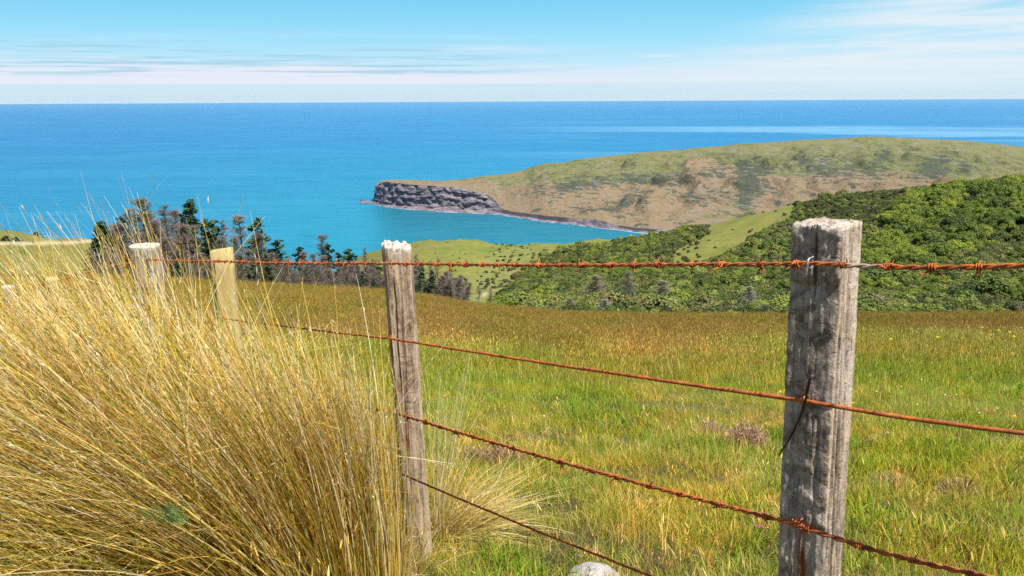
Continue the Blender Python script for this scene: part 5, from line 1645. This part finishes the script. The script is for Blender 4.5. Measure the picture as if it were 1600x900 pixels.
tussock('straw_tussock', 105, 70, -0.335, 3.56, 0.035, 0.06, lean_u, lambda g_, a, n: np.clip(g_.normal(0.85, 0.1, n), 0.5, 1.05),
        lambda g_, k, a, n: (pick(g_, {'straw': 3, 'olive': 1}, n), pick(g_, {'pale': 3, 'straw': 1}, n)), 0.0036,
        label='small upright tuft of pale stems right against the centre post')
def lean_d(g_, k, ky, n):
    al0 = g_.normal(0, R(45), n)
    return al0, al0+g_.normal(0, R(50), n), g_.uniform(-1.5, 1.5, n)
tussock('dry_litter', 106, 1500, -0.52, 3.02, 0.17, 0.16, lean_d, lambda g_, a, n: np.clip(g_.normal(0.22, 0.1, n), 0.06, 0.5),
        lambda g_, k, a, n: (pick(g_, {'brown': 3, 'straw': 3, 'pale': 1}, n), pick(g_, {'straw': 3, 'brown': 2, 'pale': 1}, n)), 0.0026, seg=6,
        label='tangle of dry brown grass at the foot of the centre post', cat='dry grass')

# ---- brown dead clumps in the meadow
m_fluff, b, p = new_mat('dead_seed_heads', 0.9, 0.1)
leafy(m_fluff, b, p, b.mix(1.0, b.attr('tint'), (1, 1, 1), 'MULTIPLY'), 0.2)
def dead_clump(px, y, d, w_, h_, n, seed, label, tones):
    g_ = np.random.default_rng(seed)
    q = at(px, y, d); z = float(ground(q.x, q.y))
    A = Acc()
    dd = g_.normal(0, 1, (n, 3)); dd[:, 2] = np.abs(dd[:, 2]); dd /= np.linalg.norm(dd, axis=1, keepdims=True)
    rr_ = g_.uniform(0.35, 1.0, n)**0.6*(1+0.35*vnoise(dd*3.1, seed))
    O = dd*rr_[:, None]*np.array([w_, w_*0.8, h_])
    L_ = g_.uniform(0.02, 0.075, n)
    dr = dd*0.7+g_.normal(0, 0.7, (n, 3)); dr /= np.linalg.norm(dr, axis=1, keepdims=True)
    t = np.linspace(0, 1, 4)[None, :, None]
    P = O[:, None]+dr[:, None]*t*L_[:, None, None]+g_.normal(0, 0.004, (n, 4, 3))
    sd_ = np.cross(dr, g_.normal(0, 1, (n, 3))); sd_ /= np.linalg.norm(sd_, axis=1, keepdims=True)
    cc = np.array(tones)[g_.integers(0, len(tones), n)]*g_.uniform(0.7, 1.25, (n, 1))
    A.ribbons(P, 0.003*np.ones((n, 4)), sd_, cc)
    V = ICO_V*np.array([w_*0.7, w_*0.55, h_*0.65]); V = V*(1+0.3*vnoise(ICO_V*3, seed)[:, None])
    A.add(V, tris=ICO_T, c=(0.10, 0.06, 0.035))
    link('dead_grass_clump', A.mesh('dead_grass_clump', m_fluff), loc=(q.x, q.y, z-0.02), label=label, cat='dead plant')
TB = [(0.34, 0.19, 0.11), (0.42, 0.26, 0.15), (0.25, 0.13, 0.07), (0.5, 0.34, 0.2)]
TP = [(0.52, 0.33, 0.22), (0.60, 0.42, 0.30), (0.42, 0.25, 0.15), (0.36, 0.2, 0.10)]
dead_clump(782, 735, 5.3, 0.17, 0.13, 3800, 1, 'brown dead clump beside the pale straw, below the lower barbed wire', TB)
dead_clump(735, 728, 5.4, 0.12, 0.10, 2200, 2, 'small reddish dead clump touching the pale straw', TB)
dead_clump(1158, 706, 6.0, 0.17, 0.17, 4200, 3, 'fluffy pinkish dead clump left of the thick post', TP)
dead_clump(1110, 690, 6.5, 0.15, 0.11, 2200, 4, 'flatter brown dead clump left of the fluffy pinkish one', TP)
dead_clump(1392, 775, 4.6, 0.12, 0.05, 1500, 5, 'flat straw-brown thatch right of the thick post', [(0.45, 0.33, 0.18), (0.33, 0.22, 0.11)])
dead_clump(1500, 790, 4.4, 0.12, 0.05, 1500, 6, 'flat dry thatch near the right edge of the meadow', [(0.45, 0.33, 0.18), (0.36, 0.25, 0.12)])

# ---- stone
V, T = ico(5)
V = V*np.array([0.105, 0.08, 0.085])
V *= (1+0.16*fbm(V[:, 0]*9, V[:, 1]*9, V[:, 2]*9, 4, 4)+0.05*fbm(V[:, 0]*50, V[:, 1]*50, V[:, 2]*50, 3, 5))[:, None]
m_stone, b, p = new_mat('grey_stone', 0.9, 0.2)
o_ = b.obj(); s1 = b.noise(o_, 30, 5, 0.7)
b.put(p.inputs['Base Color'], b.ramp(s1, [(0.3, (0.24, 0.21, 0.20)), (0.6, (0.42, 0.39, 0.37)), (0.8, (0.58, 0.55, 0.50))]))
b.put(p.inputs['Normal'], b.bump(s1, 0.6, 0.006))
q = at(925, 915, 3.0)
link('stone', mk('stone', V, T, m_stone, smooth=True), loc=(q.x, q.y, -float(ratio(884))*3.0-0.085), label='small grey rounded stone at the bottom edge of the picture', cat='stone')

# ---- flowers
m_yel, b, p = new_mat('yellow_petals', 0.6, 0.2); leafy(m_yel, b, p, (0.85, 0.62, 0.01, 1), 0.3)
m_whi, b, p = new_mat('white_petals', 0.6, 0.2); leafy(m_whi, b, p, (0.82, 0.80, 0.74, 1), 0.3)
m_pink, b, p = new_mat('pink_petals', 0.6, 0.2); leafy(m_pink, b, p, (0.55, 0.08, 0.25, 1), 0.3)
m_stem, b, p = new_mat('green_stem', 0.7, 0.2); p.inputs['Base Color'].default_value = (0.12, 0.2, 0.03, 1)
def flower_meshes(r, h, mat, dome):
    A = Acc(); n = 16
    for ring, (r0, r1, z0, z1) in enumerate(((0.25, 1.0, 0.4, 0.15), (0.1, 0.7, 0.5, 0.5))):
        for k in range(n):
            a0 = 2*math.pi*(k+0.5*ring)/n; a1 = a0+2*math.pi/n*0.8
            V = [(r*r0*math.cos(a0), r*r0*math.sin(a0), r*z0*dome), (r*r0*math.cos(a1), r*r0*math.sin(a1), r*z0*dome),
                 (r*r1*math.cos(a1), r*r1*math.sin(a1), r*z1*dome), (r*r1*math.cos(a0), r*r1*math.sin(a0), r*z1*dome)]
            A.add(V, [(0, 1, 2, 3)])
    A.add([(r*0.3*math.cos(k), r*0.3*math.sin(k), r*0.55*dome) for k in np.arange(6)*math.pi/3]+[(0, 0, r*0.7*dome)], tris=[(k, (k+1) % 6, 6) for k in range(6)])
    hd = A.mesh('flower_head', mat)
    B = Acc(); t = np.linspace(0, 1, 5)
    B.tubes(np.stack([0.01*t*t, 0*t, -h+t*h], -1)[None], np.full((1, 5), 0.0015), (1, 1, 1), 4)
    return hd, B.mesh('stem', m_stem)
FY = flower_meshes(0.014, 0.20, m_yel, 1.0); FW = flower_meshes(0.011, 0.12, m_whi, 1.4); FP = flower_meshes(0.010, 0.12, m_pink, 1.4)
def put_flower(px, y, d, fm, sc_, label, group=None, name='flower'):
    q = at(px, y, d)
    r_o = bpy.data.objects.new(name, None); col.objects.link(r_o)
    r_o.location = q; r_o.scale = (sc_,)*3; r_o.rotation_euler = (R(-25), random.uniform(-.3, .3), random.uniform(0, 6))
    r_o.rotation_euler = (random.uniform(0.1, 0.5), random.uniform(-.2, .2), 0)
    r_o['label'] = label; r_o['category'] = 'flower'
    if group: r_o['group'] = group
    for nm, me in (('flower_head', fm[0]), ('stem', fm[1])):
        o = bpy.data.objects.new(nm, me); col.objects.link(o); o.parent = r_o
def dist_of(y, hh=0.15):
    rt = float(ratio(y)); return (1.13-hh)/(rt-0.2435)
put_flower(1219, 612, dist_of(612), FY, 1.0, 'yellow daisy-like flower touching the left side of the thick post', None, 'yellow_flower')
put_flower(1226, 610, dist_of(610), FY, 0.7, 'second smaller yellow flower half behind the thick post', None, 'yellow_flower')
put_flower(1333, 629, dist_of(629), FY, 0.8, 'yellow flower just right of the thick post by the plain wire', None, 'yellow_flower')
put_flower(1186, 823, dist_of(823), FP, 0.8, 'tiny pink clover head beside the lower barbed wire left of the thick post', None, 'clover_flower')
for px, y in ((1477, 617), (1494, 617), (1530, 645), (1527, 640), (1558, 638), (1408, 604), (1440, 593), (1433, 632), (1387, 676), (1370, 612), (850, 650), (765, 552)):
    put_flower(px, y, dist_of(y), FW, 0.7, 'small white clover head in the green meadow', 'white clover heads in the meadow', 'clover_flower')
for px, y in ((1420, 507), (1465, 527), (1560, 516), (1578, 519), (1584, 526), (1510, 508), (1392, 530), (1535, 512), (1596, 512), (668, 536), (1585, 650), (1547, 523)):
    put_flower(px, y, dist_of(y, 0.3), FY, 2.4 if y < 540 else 0.8, 'small yellow flower dotted in the meadow', 'yellow flowers dotted in the meadow', 'yellow_flower')

# ---- feathery weed in the tussock
m_fern, b, p = new_mat('feathery_weed', 0.7, 0.2); leafy(m_fern, b, p, (0.24, 0.42, 0.13, 1), 0.3)
A = Acc(); g_ = np.random.default_rng(8)
for k in range(7):
    a = g_.uniform(-0.3, 3.4); L_ = g_.uniform(0.05, 0.11)
    t = np.linspace(0, 1, 22)
    spn = np.stack([np.cos(a)*t*L_, -0.04*t+0*t, np.sin(a)*t*L_*0.6+0.03*t], -1)
    A.ribbons(spn[None], np.full((1, 22), 0.0018), np.array([[0, 0.3, 1.0]]), np.ones((1, 3)))
    for i in range(3, 22, 2):
        for sg in (-1, 1):
            l = 0.018*math.sin(math.pi*min(1, t[i]*0.9+0.1))+0.004
            dv = np.array([math.cos(a+sg*1.05), -0.25, math.sin(a+sg*1.05)])
            A.ribbons((spn[i]+np.outer(np.linspace(0, 1, 3)*l, dv))[None], np.array([[0.0022, 0.0018, 0.0005]]), np.array([[-dv[2], 0.2, dv[0]]]), np.ones((1, 3))*g_.uniform(0.7, 1.3))
q = at(262, 818, 2.02)
link('feathery_weed', A.mesh('feathery_weed', m_fern), loc=q, label='small feathery green weed poking through the golden tussock', cat='weed')

# ---- sea rocks off the point
m_srock, b, p = new_mat('wet_rock', 0.8, 0.2)
b.put(p.inputs['Base Color'], b.ramp(b.noise(b.obj(), 0.4, 4, 0.6), [(0.3, (0.05, 0.04, 0.06)), (0.7, (0.17, 0.14, 0.15))]))
for i, (px, y, sx1, sz1, lab) in enumerate(((566, 313, 6, 3, 'dark sea rock farthest off the tip of the headland'), (574, 318, 5, 1.8, 'low sea rock between the farthest rock and the headland tip'), (580, 316, 4, 2.4, 'small dark rock touching the tip of the headland'))):
    V = ICO_V*np.array([sx1, 6, sz1]); V = V*(1+0.35*vnoise(ICO_V*2.3+i, 5+i)[:, None])
    d = 239.5/float(ratio(y+(px-800)*RO)); q = at(px, y, d)
    link('sea_rock', mk('sea_rock', V, ICO_T, m_srock), loc=(q.x, q.y, SEA), label=lab, cat='sea rock')

# ================================================================== air
hz_ = np.array([(x, y, z) for z in (SEA-1.2, 25.0) for (x, y) in ((-26500, -60), (26500, -60), (26500, 30500), (-26500, 30500))], float)
m_haze = bpy.data.materials.new('sea_air'); m_haze.use_nodes = True
nt = m_haze.node_tree
for n_ in list(nt.nodes):
    if n_.type == 'BSDF_PRINCIPLED': nt.nodes.remove(n_)
vp = nt.nodes.new('ShaderNodeVolumePrincipled')
vp.inputs['Color'].default_value = (0.80, 0.90, 1.0, 1)
vp.inputs['Density'].default_value = 0.8e-5
nt.links.new(vp.outputs[0], nt.nodes['Material Output'].inputs['Volume'])
link('haze', mk('haze', hz_, np.array([(0, 3, 2, 1), (4, 5, 6, 7), (0, 1, 5, 4), (1, 2, 6, 5), (2, 3, 7, 6), (3, 0, 4, 7)]), m_haze), kind='stuff')
